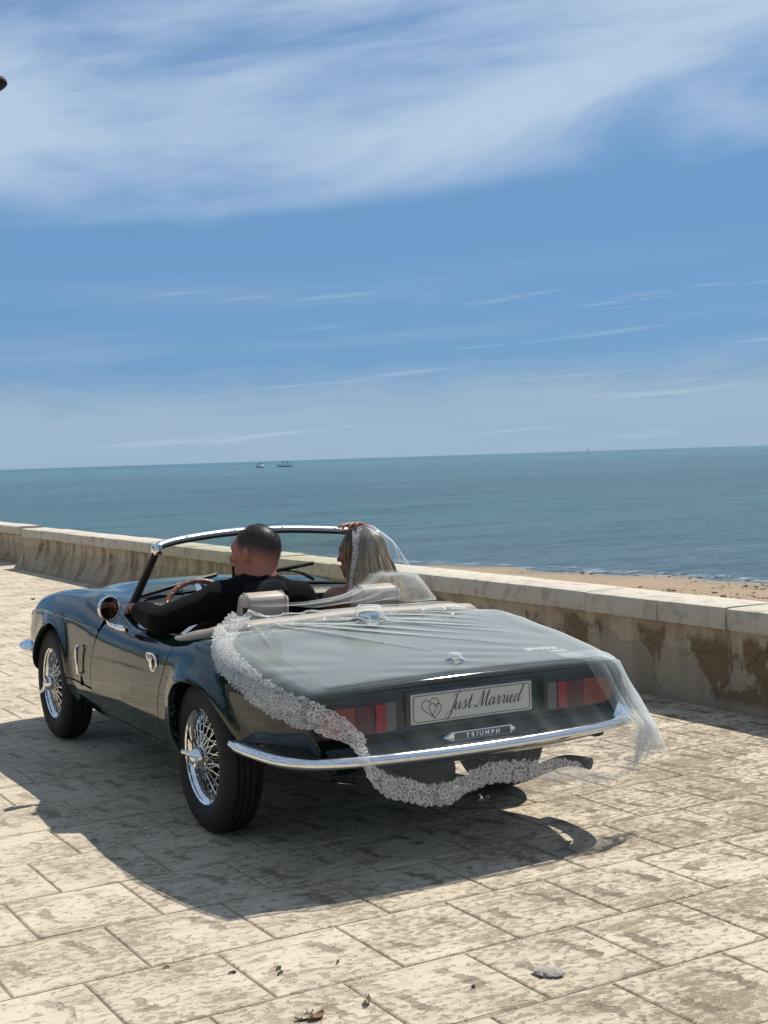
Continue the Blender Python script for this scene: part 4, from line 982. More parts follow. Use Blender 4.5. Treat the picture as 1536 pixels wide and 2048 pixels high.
# keep the words inside the plate
sc = (.225-(-.098))/(LETW+.03-(-.098)); 
mb.V = [((v[0]-ox)*sc+ox, v[1], v[2]) for v in mb.V]
mb.out('lettering', INK, plate, False)
mb = MB()
def heart(cx, cz, w, h, rot):
    P = []
    for t in np.linspace(.12, 6.05, 22):
        x = 16*math.sin(t)**3/17*w; z = (13*math.cos(t)-5*math.cos(2*t)-2*math.cos(3*t)-math.cos(4*t))/17*h; P.append((cx+x*math.cos(rot)-z*math.sin(rot), cz+x*math.sin(rot)+z*math.cos(rot)))
    return P
pen(mb, heart(-.170, .541, .036, .037, .16), .0013, False, 1.0); pen(mb, heart(-.152, .529, .025, .031, -.10), .0015, False, 1.0)
mb.out('heart_outline', INK, plate, False)
# tail lamps --------------------------------------------------------------------------------------
def lens(x0, x1, z0, z1, y0, yb, rend=False, n=10):
    """flat faced lens block; rend rounds the outer end"""
    o_ = []
    if rend:
        zc_, hz_ = (z0+z1)/2, (z1-z0)/2; rx = .055
        o_ = [(x0, z0)]+[(x1-rx+rx*math.sin(a), zc_-hz_*math.cos(a)) for a in np.linspace(0, math.pi, 14)]+[(x0, z1)]
    else: o_ = [(x0, z0), (x1, z0), (x1, z1), (x0, z1)]
    cx_ = (x0+x1)/2; cz_ = (z0+z1)/2; V = []
    for s_, y in ((1.0, yb), (1.0, y0+.006), (.985, y0+.001), (.93, y0)):
        V += [(cx_+(x-cx_)*s_, y, cz_+(z-cz_)*(s_ if s_ > .95 else .90)) for x, z in o_]
    m_ = len(o_); F = []
    for k in range(3): F += [(k*m_+i, k*m_+(i+1) % m_, (k+1)*m_+(i+1) % m_, (k+1)*m_+i) for i in range(m_)]
    F.append(tuple(3*m_+i for i in range(m_))); return V, F
for sg in (-1, 1):
    L = empty('tail_lamp', car)
    V, F = lens(.300, .606, .470, .582, -.812, -.79, True); V = [(sg*x, y, z) for x, y, z in V]; mesh('bezel', V, F if sg > 0 else flip(F), GLOSSBLACK, L, angle=40)
    for nm, a, b_, mt, yy, re in (('clear_lens', .308, .3485, LENSW, -.832, False), ('red_lens', .350, .388, LENSR, -.838, False), ('dark_red_lens', .389, .462, LENSD, -.834, False), ('amber_lens', .463, .598, LENSA, -.834, True)):
        V, F = lens(a, b_, .4785, .5735, yy, -.80, re); V = [(sg*x, y, z) for x, y, z in V]; mesh(nm, V, F if sg > 0 else flip(F), mt, L, angle=30)
# bumpers -----------------------------------------------------------------------------------------
BP = [(-.748, -.455, .402), (-.746, -.56, .400), (-.735, -.66, .398), (-.712, -.745, .394), (-.672, -.812, .391), (-.60, -.858, .388), (-.47, -.886, .385), (-.25, -.904, .382), (0, -.910, .381)]
BP = BP+[(-x, y, z) for x, y, z in BP[:-1]][::-1]
def bumper(path, prof, name, mat, parent, taper=None):
    C = crom(path, 18); T = np.gradient(C, axis=0); T[:, 2] = 0; T /= np.linalg.norm(T, axis=1)[:, None]
    N = np.stack([-T[:, 1], T[:, 0], np.zeros(len(T))], 1)
    if N[len(N)//2]@np.array([0, np.sign(path[len(path)//2][1]), 0]) < 0: N = -N
    R = []
    for i in range(len(C)):
        k = 1 if taper is None else min(1, .35+.65*min(i, len(C)-1-i)/taper)
        R.append([C[i]+N[i]*o_*(.5+.5*k)+np.array([0, 0, .020+(z-.022)*(.6+.4*k)*.82]) for o_, z in prof])
    mb = MB(); mb.grid(np.array(R), False, True); m_ = len(prof); mb.F.append(tuple(range(m_))[::-1]); mb.F.append(tuple(len(mb.V)-m_+i for i in range(m_)))
    return mb.out(name, mat, parent, angle=45)
bprof = [(-.054, .030), (-.016, .046), (.006, .046), (.018, .040), (.025, .028), (.026, .018), (.022, .008), (.012, -.001), (-.004, -.004), (-.030, .004), (-.050, .016)]
rbm = bumper(BP, bprof, 'rear_bumper', CHROME, car, 11)
FBP = [(-.70, 2.40, .405), (-.715, 2.50, .405), (-.70, 2.62, .405), (-.64, 2.71, .405), (-.50, 2.77, .405), (-.25, 2.80, .405), (0, 2.81, .405)]
FBP = FBP+[(-x, y, z) for x, y, z in FBP[:-1]][::-1]
bumper(FBP, [(o_*1.1, z*1.05) for o_, z in bprof], 'front_bumper', CHROME, car, 11)
for sx in (-.42, .42): pass
for q in (-.55, .55): mb = MB(); mb.tube([(q, -.80, .40), (q, -.875, .40)], .012, 8); mb.out('bumper_iron', BLACK, car)
# exhaust
mb = MB(); path = crom([(.15, -.30, .165), (.17, -.48, .175), (.22, -.62, .19), (.280, -.715, .222), (.318, -.785, .262), (.345, -.835, .286), (.362, -.870, .296), (.382, -.905, .297), (.402, -.945, .294)], 6)
mb.tube(path, .021, 14, caps=False); P_ = path[::-1]; mb.tube([P_[0]+(P_[0]-P_[1])*0.0, P_[2], P_[8]], .0185, 14, caps=True); mb.out('exhaust_pipe', EXH, car)
mb = MB(); mb.lathe([(-.40, 0), (-.40, .06), (-.39, .07), (.15, .07), (.16, .06), (.16, 0)], 18, 'y', (.12, 0, .20)); mb.out('silencer', EXH, car)
# wheels ------------------------------------------------------------------------------------------
def tyre_prof():
    h = [(-.060, .176), (-.070, .185), (-.0775, .215), (-.078, .238), (-.072, .262), (-.062, .276), (-.052, .283)]
    tr = []
    for x in np.linspace(-.048, .048, 13):
        tr.append((x, .2885-.0035*(x/.05)**2))
    groove = []
    for a in (-.036, -.012, .012, .036):
        groove += [(a-.004, .2875), (a-.003, .281), (a+.003, .281), (a+.004, .2875)]
    mid = [(-.048, .2855)]+groove+[(.048, .2855)]
    return h+mid+[(-x, r) for x, r in h[::-1]]
def mk_wheel():
    D = {}
    mb = MB(); mb.lathe(tyre_prof(), 72, 'x'); D['tyre'] = (mb, RUBBER)
    mb = MB(); mb.lathe([(-.062, .1735), (-.066, .1795), (-.064, .1835), (-.058, .1830), (-.056, .176), (-.050, .168), (-.041, .1615), (-.044, .170), (-.052, .176)], 64, 'x', closed=True); D['rim'] = (mb, CHROME)
    mb = MB(); mb.lathe([(-.044, .164), (-.036, .1605), (-.03, .155), (.03, .152), (.04, .166), (.06, .182), (.062, .176), (.035, .158), (.0, .149), (-.028, .151), (-.04, .158)], 48, 'x', closed=True); D['barrel'] = (mb, BARREL)
    mb = MB(); mb.lathe([(.055, 0), (.055, .048), (.05, .056), (.03, .056), (.02, .040), (-.055, .034), (-.062, .046), (-.070, .046), (-.076, .034), (-.080, 0)], 28, 'x'); D['hub'] = (mb, CHROME)
    mb = MB(); rs = np.random.default_rng(2)
    for k in range(36):                          # outer fan
        a = k*2*math.pi/36; sgn = 1 if k % 2 else -1; b_ = a+sgn*.42
        mb.tube([(-.064, .044*math.cos(b_), .044*math.sin(b_)), (-.040, .158*math.cos(a), .158*math.sin(a))], .0021, 5)
        mb.tube([(-.0395, .140*math.cos(a)+.018*0, .140*math.sin(a)), (-.036, .160*math.cos(a), .160*math.sin(a))], .0042, 5)
    for k in range(24):                          # inner fan
        a = (k+.5)*2*math.pi/24; sgn = 1 if k % 2 else -1; b_ = a+sgn*.55
        mb.tube([(.036, .052*math.cos(b_), .052*math.sin(b_)), (-.020, .153*math.cos(a), .153*math.sin(a))], .0021, 5)
        mb.tube([(-.012, .138*math.cos(a), .138*math.sin(a)), (-.020, .153*math.cos(a), .153*math.sin(a))], .0042, 5)
    D['spokes'] = (mb, CHROME)
    mb = MB(); mb.lathe([(-.078, .040), (-.086, .040), (-.094, .034), (-.104, .026), (-.112, .014), (-.114, 0)], 24, 'x')
    for sg in (-1, 1):
        mb.tube(crom([(-.096, 0, sg*.015), (-.103, sg*.004, sg*.036), (-.112, sg*.008, sg*.055), (-.121, sg*.012, sg*.068)], 5), [.015]*5+[.0125]*5+[.010]*5+[.007], 10, flat=.6)
    D['knock_off'] = (mb, CHROME)
    mb = MB(); mb.lathe([(.03, 0), (.03, .115), (.075, .115), (.075, 0)], 28, 'x'); D['brake_drum'] = (mb, DARKIN)
    return D
WD = mk_wheel(); WM = None
for nm_, yc in (('rear', 0.0), ('front', 2.108)):
    for sg in (-1, 1):
        w = empty('wheel', car, (sg*.622, yc, .2865), (0.0, 0, 0 if sg < 0 else math.pi))
        spin = {('rear', -1): -1.2, ('rear', 1): 1.0, ('front', -1): -2.25, ('front', 1): .2}[(nm_, sg)]
        if WM is None:
            WM = {}
            for k, (mb, mt) in WD.items(): o = mb.out(k, mt, w, angle=40); WM[k] = o
            objs = list(WM.values())
        else:
            objs = []
            for k, o0 in WM.items(): o = o0.copy(); COL.objects.link(o); o.parent = w; objs.append(o)
        for o in objs:
            o.rotation_euler = (spin, 0, 0)
            if o.name.startswith('spokes'): o['kind'] = 'stuff'
# mirror on the door ------------------------------------------------------------------------------
mir = empty('wing_mirror', car, (-.742, .925, .775), (0.0, 0, .30))
mb = MB(); mb.lathe([(.042, 0), (.040, .016), (.030, .036), (.012, .050), (-.002, .0545), (-.010, .0545), (-.012, .050), (-.008, .048), (-.004, .047)], 32, 'y'); mb.out('mirror_shell', CHROME, mir)
MG = simple('mirror glass', (.26, .23, .22), .03, metal=1.0)
mb = MB(); mb.lathe([(-.0065, .0485), (-.0075, .03), (-.008, 0)], 32, 'y'); mb.out('mirror_glass', MG, mir)
mb = MB(); mb.tube(crom([(.0, .014, -.045), (.012, .012, -.072), (.03, -.01, -.084), (.05, -.035, -.092)], 4), [.008]*4+[.009]*4+[.012]*5, 8); mb.box((.052, -.035, -.094), (.016, .030, .006)); mb.out('mirror_arm', CHROME, mir)
# windscreen --------------------------------------------------------------------------------------
ws = empty('windscreen', car)
rail = crom([(-.545, .835, 1.012), (-.535, .86, 1.030), (-.47, .892, 1.047), (-.33, .935, 1.062), (-.16, .965, 1.073), (0, .975, 1.076), (.16, .965, 1.073), (.33, .935, 1.062), (.47, .892, 1.047), (.535, .86, 1.030), (.545, .835, 1.012)], 20)
base = crom([(-.600, 1.040, .757), (-.595, 1.05, .765), (-.50, 1.075, .783), (-.33, 1.115, .795), (-.16, 1.145, .800), (0, 1.155, .802), (.16, 1.145, .800), (.33, 1.115, .795), (.50, 1.075, .783), (.595, 1.05, .765), (.60, 1.04, .757)], 20)
R = []
for i in range(len(rail)):
    T = np.gradient(rail, axis=0)[i]; T /= np.linalg.norm(T); up = np.array([0, -.45, 1.0]); up -= (up@T)*T; up /= np.linalg.norm(up); n_ = np.cross(T, up)
    R.append([rail[i]+up*a*.82+n_*b*.9 for a, b in ((.012, .016), (.016, .008), (.017, -.006), (.013, -.015), (.004, -.018), (-.008, -.015), (-.010, 0), (-.008, .012), (.002, .018))])
mb = MB(); mb.grid(np.array(R), False, True); mb.F += [tuple(range(9))[::-1], tuple(len(mb.V)-9+i for i in range(9))]; mb.out('top_rail', ALLOY, ws, angle=70)
mb = MB(); mb.tube(rail+np.array([0, .006, -.014]), .0068, 8); mb.tube(base+np.array([0, 0, .004]), .010, 8); mb.out('seal', BLACK, ws)
for i in range(0, len(rail)):
    if i in (25, 55, 85, 115, 145, 175):
        mb = MB(); c = rail[i]+np.array([0, -.012, .016]); mb.lathe([(c[2], .006), (c[2]+.004, .0055), (c[2]+.007, .003), (c[2]+.0075, 0)], 10, 'z', (c[0], c[1], 0)); mb.out('stud', CHROME, ws)
for sg in (-1, 1):
    a = np.array([-.598, 1.055, .752]); b_ = np.array([-.541, .842, 1.016]); T = (b_-a)/np.linalg.norm(b_-a); sd = np.array([.55, .83, .0]); sd -= (sd@T)*T; sd /= np.linalg.norm(sd); n_ = np.cross(T, sd)
    ring = lambda c, k: [c+sd*x*k+n_*y*k for x, y in ((-.030, -.006), (-.022, -.016), (.012, -.016), (.022, -.006), (.022, .008), (.010, .016), (-.020, .014), (-.030, .006))]
    P = np.array([ring(a-T*.03, 1.1), ring(a, 1.08), ring((a+b_)/2, .98), ring(b_-T*.01, .88)]); P[..., 0] *= -sg if sg > 0 else 1
    mb = MB(); mb.grid(P, False, True); mb.out('pillar', BLACK, ws, angle=40)
    mb = MB(); V, F = rbox((0, 0, 0), (.020, .024, .026), .010); q = b_.copy(); q[0] *= -sg if sg > 0 else 1; mb.add([np.array(v)+q+np.array([0, .003, .006]) for v in V], F); mb.out('corner_cap', CHROME, ws)
rl, bs = resample(rail, 60)+np.array([0, .004, -.008]), resample(base, 60)+np.array([0, 0, .008])
P = np.array([(1-t)*bs+t*rl+np.array([0, .012, 0])*math.sin(t*3.14) for t in np.linspace(0, 1, 14)]); mb = MB(); mb.grid(P); mb.out('pane', GLASS, ws, angle=180)
for (a, k, e1, e2) in (((-.20, 1.185, .815), (-.37, 1.10, .842), (-.555, 1.065, .800), (-.15, 1.135, .868)), ((.36, 1.155, .812), (.19, 1.128, .868), (-.02, 1.145, .842), (.33, 1.085, .895))):
    w = empty('wiper', car); mb = MB(); mb.tube(crom([a, (np.array(a)+k)/2+np.array([0, -.012, .012]), k], 4), [.009]*4+[.006]*5, 6); mb.out('arm', BLACK, w)
    mb = MB(); mb.tube(crom([e1, (np.array(e1)*.55+np.array(e2)*.45)+np.array([0, -.006, .003]), e2], 5), .0062, 6, flat=1.6); mb.out('blade', BLACK, w)
for q in (-.3, .3): mb = MB(); mb.tube([(q, 1.20, hood(.3, 1.2)), (q, 1.20, hood(.3, 1.2)+.022)], .005, 6); mb.out('washer_jet', BLACK, car)
# cockpit -----------------------------------------------------------------------------------------
mb = MB(); P = []
for s in np.linspace(0, 1, 31):
    x = -.59+1.18*s; yb = 1.02+.05*(1-(x/.6)**2); P.append([(x, yb+.02, .770+.02*(1-(x/.6)**2)), (x, yb-.03, .782+.02*(1-(x/.6)**2)), (x, yb-.11, .775+.02*(1-(x/.6)**2)), (x, yb-.135, .755+.015*(1-(x/.6)**2)), (x, yb-.12, .66), (x, yb-.06, .55)])
mb.grid(np.array(P)); mb.out('dashboard', BLACK, car, angle=50)
mb = MB(); mb.tube(crom([(-.585, .905, .763), (-.3, .945, .783), (0, .962, .789), (.3, .945, .783), (.585, .905, .763)], 8), .0045, 6); mb.out('dash_trim', CHROME, car)
st = empty('steering_wheel', car, (-.345, .80, .705), (math.radians(62), 0, 0))
mb = MB(); an = np.linspace(0, 2*math.pi, 49)[:-1]; mb.tube(np.stack([.185*np.cos(an), .185*np.sin(an), 0*an], 1), .0125, 10, closed=True); mb.out('rim', WOOD, st)
mb = MB()
for k in range(24):
    a = k*2*math.pi/24; p = (.185*math.cos(a), .185*math.sin(a), 0); V, F = rbox((p[0], p[1], -.0125), (.0035, .0035, .002), .0015, 1); mb.add(V, F)
    V, F = rbox((p[0], p[1], .0125), (.0035, .0035, .002), .0015, 1); mb.add(V, F)
mb.out('rivets', CHROME, st)['kind'] = 'stuff'
for a in (math.pi/2, math.pi*7/6, math.pi*11/6):
    mb = MB(); mb.tube([(.03*math.cos(a), .03*math.sin(a), .03), (.175*math.cos(a), .175*math.sin(a), .0)], .014, 8, flat=.2); mb.out('spoke', CHROME, st)
mb = MB(); mb.lathe([(-.012, 0), (-.012, .03), (.0, .036), (.04, .034), (.3, .022)], 18, 'z'); mb.out('boss', BLACK, st)
for sg, xc, yc, nm in ((-1, -.330, .22, 'driver'), (1, .290, .22, 'passenger')):
    s_ = empty('seat', car, (xc, yc, 0))
    V, F = rbox((0, .33, .36), (.22, .25, .07), .05); mesh('cushion', V, F, BEIGE, s_)
    mb = MB(); V, F = rbox((0, 0, 0), (.225, .055, .25), .05); c, s = math.cos(.22), math.sin(.22)
    mb.add([(x, y*c-z*s+.10, y*s+z*c+.45) for x, y, z in V], F); mb.out('backrest', BEIGE, s_)
    mb = MB(); V, F = rbox((0, 0, 0), (.116, .048, .078), .044, 4)
    V = [(x*(1-.10*max(0, z/.078)), y, z) for x, y, z in V]
    hx, hz = (0.018, .790) if sg < 0 else (-.085, .786)
    mb.add([(x+hx, y*c-z*s+.02, y*s+z*c+hz) for x, y, z in V], F); hr = mb.out('headrest', BEIGE, s_)
    mb = MB()
    for q in (-.080, .080):
        ring = []
        for cy, cz, a0 in ((.0075, .037, 0), (-.0075, .037, 1), (-.0075, -.037, 2), (.0075, -.037, 3)):
            for k in range(5): a = (a0+k/4)*math.pi/2; ring.append((q, cy+.0405*math.cos(a), cz*.92+.0405*math.sin(a)))
        mb = MB(); mb.tube([(x+hx, y*c-z*s+.02, y*s+z*c+hz) for x, y, z in ring], .0025, 5, closed=True); mb.out('piping', VINYL, hr)
# folded hood roll and cockpit edge
hoodp = crom([(-.640, .40, .690), (-.630, .30, .712), (-.612, .20, .735), (-.575, .10, .757), (-.50, .065, .768), (-.35, .07, .774), (0, .085, .780), (.35, .07, .774), (.50, .065, .768), (.575, .10, .757), (.612, .20, .735), (.63, .30, .712), (.64, .40, .690)], 8)
mb = MB(); R = []
for i in range(len(hoodp)):
    T = np.gradient(hoodp, axis=0)[i]; T[2] = 0; T /= np.linalg.norm(T); n_ = np.array([-T[1], T[0], 0]); 
    k = min(1, .45+min(i, len(hoodp)-1-i)/22)
    wv = .0016*math.sin(i*.55)
    R.append([hoodp[i]+n_*a*k+np.array([0, 0, b*k+(wv if b > 0 else 0)]) for a, b in ((-.042, -.040), (-.040, -.024), (-.030, -.010), (-.012, .001), (.010, .003), (.028, -.003), (.040, -.018), (.036, -.05))])
mb.grid(np.array(R), False, True); hd = mb.out('hood_cover', VINYL, car, angle=60)
for (x, y, z) in ((-.40, .012, .7535), (-.29, .010, .7545), (-.15, .015, .756), (.15, .015, .756), (.30, .010, .7545), (.40, .012, .7535), (.47, .020, .752), (-.47, .020, .752)):
    mb = MB(); mb.lathe([(z, .0095), (z+.005, .009), (z+.010, .006), (z+.0125, .002), (z+.013, 0)], 12, 'z', (x, y, 0)); mb.out('stud', CHROME, hd)
mb = MB(); mb.box((-.452, .09, .790), (.006, .012, .034)); mb.box((-.452, .082, .752), (.012, .02, .008)); mb.out('hood_bracket', BLACK, car)

# ================================================================== PEOPLE
def m_skin(name, tone, hairc=None):
    m, nt, b = material(name); o = nt.obj()
    n = nt.noise(o, 38, 5, .6); n2 = nt.noise(o, 9, 3)
    c = nt.mix(n2, tuple(x*.9 for x in tone), tuple(min(1, x*1.08) for x in tone)); c = nt.mix(nt.math('MULTIPLY', n, .35), c, (tone[0]*1.0, tone[1]*.75, tone[2]*.7))
    if hairc:
        a = nt.new('ShaderNodeAttribute', attribute_name='hairmask').outputs['Fac']
        st_ = nt.noise(o, 420, 3, .7); a2 = nt.math('MULTIPLY', a, nt.math('ADD', .62, nt.math('MULTIPLY', st_, .75)), clamp=True)
        c = nt.mix(a2, c, hairc)
    nt.put(b.inputs['Base Color'], c); b.inputs['Roughness'].default_value = .48; b.inputs['Specular IOR Level'].default_value = .35
    b.inputs['Subsurface Weight'].default_value = .12; b.inputs['Subsurface Radius'].default_value = (.012, .005, .003); b.inputs['Subsurface Scale'].default_value = .5
    nt.put(b.inputs['Normal'], nt.bump(nt.noise(o, 190, 4), .12, .002)); return m
SKIN_M = m_skin('sunburnt skin', (.31, .125, .088), (.030, .020, .017)); SKIN_F = m_skin('tanned skin', (.27, .125, .082))
def m_cloth(name, col, rough=.85):
    m, nt, b = material(name); o = nt.obj(); w = nt.new('ShaderNodeTexWave', {'Vector': o, 'Scale': 260.0, 'Distortion': 1.0}).outputs[1]; n = nt.noise(o, 7, 4)
    nt.put(b.inputs['Base Color'], nt.mix(n, tuple(x*.75 for x in col), tuple(x*1.2 for x in col))); b.inputs['Roughness'].default_value = rough
    b.inputs['Specular IOR Level'].default_value = .12
    nt.put(b.inputs['Normal'], nt.bump(nt.math('ADD', nt.math('MULTIPLY', w, .15), nt.math('MULTIPLY', nt.noise(nt.mapping(o, (9, 22, 14), (.4, .3, .2)), 1.0, 4, .55, 1.2), 2.2)), .8, .012)); return m
SUIT = m_cloth('black suit cloth', (.0055, .0055, .006)); LAPEL = m_cloth('black satin', (.012, .013, .015), .45); SHIRT = m_cloth('white shirt cotton', (.62, .62, .60)); DRESS = m_cloth('ivory dress satin', (.66, .62, .57), .5)

def head_frame(yaw, tiltx=0.0, roll=0.0):
    f = np.array([math.sin(yaw), math.cos(yaw), tiltx]); f /= np.linalg.norm(f); r = np.cross(f, [math.sin(roll), 0, 1.0]); r /= np.linalg.norm(r); u = np.cross(r, f); return np.stack([r, f, u], 1)
def add_head(s, R, o, k=1.0, male=True):
    nz = 1.0 if male else .72
    p = lambda x, y, z: xf(R, o, (x*k, y*k, z*k)); E = lambda c, r, kk=.02, sub=False: s.ell(p(*c), np.array(r)*k, kk*k, sub, R)
    E((0, -.018, .036), (.076, .097, .083)); E((0, -.030, -.005), (.070, .078, .070), .03)
    E((0, .040, -.040), (.056, .052, .072), .03); E((0, .052, .028), (.056, .046, .046), .03)
    E((0, .062, -.094), (.026, .026, .020), .022)
    for sg in (-1, 1):
        E((sg*.040, .020, -.075), (.020, .050, .024), .03); E((sg*.040, .062, -.016), (.022, .020, .020), .02)
        E((sg*.031, .096, .012), (.015, .012, .010), .010, True); E((sg*.030, .081, .011), (.0125, .0125, .0115), .003)
        s.cap(p(sg*.014, .094, .029), p(sg*.046, .080, .030), .0075*k, None, .010*k)
        E((sg*.078, -.008, .0), (.011, .017, .030), .004); E((sg*.087, -.016, .008), (.007, .012, .022), .004)
        E((sg*.0895, -.003, -.002), (.008, .009, .016), .003, True); E((sg*.012*nz, .098+.010*nz, -.031), (.008*nz, .009*nz, .007*nz), .006)
    s.cap(p(0, .092, .022), p(0, .104+.012*nz, -.024), .0085*k*nz, .0125*k*nz, .010*k)
    E((0, .096, -.055), (.022, .010, .006), .006); E((0, .094, -.067), (.019, .010, .007), .006)
    
    if male: E((0, .103, -.0610), (.022, .004, .0022), .003, True)
def add_hand(s, wrist, d, up, L=.185, curl=.4, side=1, spread=.16):
    """palm and five separate tapering fingers; d = pointing direction, up = back of hand, side = +1 thumb on d x up side"""
    d = np.array(d, float)/np.linalg.norm(d); up = np.array(up, float); up -= (up@d)*d; up /= np.linalg.norm(up); lat = np.cross(d, up)*side; w = np.array(wrist, float); k = L/.185
    for q in (-.026, -.009, .009, .026): s.cap(w+d*.015*k+lat*q*.75*k, w+d*.088*k+lat*q*k, .0135*k, .0115*k, .010)
    for i, (q, ln) in enumerate(((.029, .072), (.010, .082), (-.010, .076), (-.028, .060))):
        b = w+d*.090*k+lat*q*k; a = spread*(q/.03); dd = d*math.cos(a)+lat*math.sin(a); c = curl*(.8+.25*i)
        for t, (f, r0, r1) in enumerate(((.45, .0098, .0090), (.32, .0090, .0082), (.25, .0082, .0070))):
            dd2 = dd*math.cos(c*(t+.4))-up*math.sin(c*(t+.4)); e = b+dd2*ln*f*k; s.cap(b, e, r0*k, r1*k, .004); b = e
    b = w+d*.025*k+lat*.026*k; dd = d*.62+lat*.75-up*.15
    for f, r0, r1 in ((.038, .014, .0115), (.034, .0112, .0098), (.026, .0098, .008)):
        dd = dd/np.linalg.norm(dd); e = b+dd*f*k; s.cap(b, e, r0*k, r1*k, .006); b = e; dd = dd+d*.25-up*.1
def person(loc, label): return tag(empty('person', None, loc), label, 'person', None)
def local(V, loc): return V-np.array(loc)
# ---- man at the wheel ------------------------------------------------------------------------
ML = (-.29, .36, .30); man = person(ML, 'man in black suit with shaved fade and beard at the steering wheel')
HM, RM = np.array([-.262, .418, 1.008]), head_frame(-.60, -.03)
def man_limbs(s, off=0.0, hands=True, legs=True):
    s.ell((-.285, .375, .66), (.165+off, .105+off, .22+off), .05); s.ell((-.29, .37, .42), (.16+off, .12+off, .12+off), .06)
    s.cap((-.425, .405, .832), (-.10, .365, .812), .062+off, .062+off, .05); s.cap((-.33, .385, .86), (-.20, .375, .855), .048+off, .048+off, .05)
    s.cap((-.435, .41, .826), (-.660, .49, .752), .056+off, .043+off, .03); s.cap((-.660, .49, .752), (-.648, .755, .768), .043+off, .031+off, .02)
    s.cap((-.09, .37, .80), (.055, .53, .725), .057+off, .046+off, .03); s.cap((.055, .53, .725), (.02, .76, .66), .046+off, .031+off, .02)
    if legs:
        for sx, kx in ((-.37, -.42), (-.21, -.20)): s.cap((sx, .42, .42), (kx, .85, .50), .085+off, .06+off, .05); s.cap((kx, .85, .50), (kx, 1.16, .28), .058+off, .045+off, .03)
s = SDF((-.80, .12, .18), (.16, 1.28, 1.16), .0058)
man_limbs(s); add_head(s, RM, HM); s.cap(xf(RM, HM, (0, -.030, -.05)), (-.265, .385, .84), .051, .060, .025); s.cap(xf(RM, HM, (0, -.040, -.03)), (-.258, .352, .86), .043, .056, .03)
add_hand(s, (-.648, .765, .770), (.10, 1.0, .18), (-.15, -.15, 1), curl=.42, side=1); add_hand(s, (.02, .77, .655), (-.1, 1, -.1), (.1, 0, 1), curl=.5, side=-1)
V, F = s.mesh(); q = (V-HM)@RM
hz = q[:, 2]-.25*(q[:, 1]+.02); line = .020-.030*np.clip((-q[:, 1]-.01)/.09, 0, 1)+.10*np.clip((q[:, 1]-.030)/.05, 0, 1)
hm = np.clip((q[:, 2]-line+.034)/.066, 0, 1)**1.2*(np.abs(q[:, 0]) < .12)
ed = np.sqrt(((q[:, 1]+.008)/.022)**2+((q[:, 2]+.004)/.036)**2); hm *= np.where(np.abs(q[:, 0]) > .064, np.clip((ed-.8)/.3, 0, 1), 1)
o = mesh('body', local(V, ML), F, SKIN_M, man, angle=180); a = o.data.attributes.new('hairmask', 'FLOAT', 'POINT'); a.data.foreach_set('value', hm.astype(np.float32))
nrm = np.zeros_like(V); tri = V[F]; fn = np.cross(tri[:, 2]-tri[:, 0], tri[:, 3]-tri[:, 1])
for c_ in range(4): np.add.at(nrm, F[:, c_], fn)
nrm /= np.linalg.norm(nrm, axis=1)[:, None]+1e-9
mb = MB(); rg = np.random.default_rng(31); ids = np.flatnonzero(hm > .22)
for i_ in rg.choice(ids, 6500, p=hm[ids]/hm[ids].sum()):
    p = V[i_]+rg.normal(0, .0022, 3); n_ = nrm[i_]+RM[:, 1]*-.25+rg.normal(0, .25, 3); n_ /= np.linalg.norm(n_); L_ = rg.uniform(.0030, .0065)*(.45+.55*hm[i_]); sd = np.cross(n_, rg.normal(0, 1, 3)); sd /= np.linalg.norm(sd)
    mb.add([p-nrm[i_]*.001-sd*.0007-ML, p-nrm[i_]*.001+sd*.0007-ML, p+n_*L_-ML], [(0, 1, 2)])
CROP = simple('cropped dark hair', (.030, .020, .016), .55, var=.5, scale=120); ho = mb.out('hair', CROP, man, False); ho['kind'] = 'stuff'
# beard as its own shell over jaw and chin
s = SDF(HM-.16, HM+.16, .0045); p_ = lambda x, y, z: xf(RM, HM, (x, y, z))
s.ell(p_(0, .076, -.106), (.040, .036, .036), .02, False, RM)
for sg in (-1, 1): s.cap(p_(sg*.024, .066, -.102), p_(sg*.050, .020, -.088), .026, .020, .015); s.cap(p_(sg*.026, .088, -.086), p_(sg*.024, .094, -.056), .012, .008, .008)
BEARD = simple('dark beard', (.010, .007, .006), .85, spec=.2, var=.4, bump=.9, scale=160)
V, F = s.mesh(); mesh('beard', local(V, ML), F, BEARD, man, angle=180)
s = SDF((-.82, .10, .24), (.18, .90, 1.0), .0075); man_limbs(s, .013, False, False)
s.cap((-.655, .60, .757), (-.648, .748, .768), .050, .042, .02)
nk = [(-.335, .425, .835), (-.338, .385, .872), (-.310, .335, .893), (-.258, .316, .898), (-.208, .336, .892), (-.180, .385, .868), (-.185, .43, .83)]
for a, b in zip(nk[:-1], nk[1:]): s.cap(a, b, .022, .022, .02)
s.cap((-.645, .70, .768), (-.642, .90, .79), .036, .036, .004, True); s.cap((.025, .70, .66), (.01, .9, .62), .036, .036, .004, True)
V, F = s.mesh(); mesh('suit_jacket', local(V, ML), F, SUIT, man, angle=180)
mb = MB(); c0 = np.array([-.262, .378, .888]); P = []
for k, (r, dz) in enumerate(((.089, -.012), (.092, .000), (.094, .010), (.104, .006), (.118, -.012), (.128, -.034))):
    P.append([c0+np.array([r*1.02*math.sin(a), -r*.92*math.cos(a), dz+.010*math.cos(a)-(.045*(1-math.cos(a))*.5)*(1.0)]) for a in np.linspace(-2.1, 2.1, 30)])
mb.grid(np.array(P)); mb.V = [tuple(np.array(v)-ML) for v in mb.V]; mb.out('lapel', LAPEL, man, angle=60)
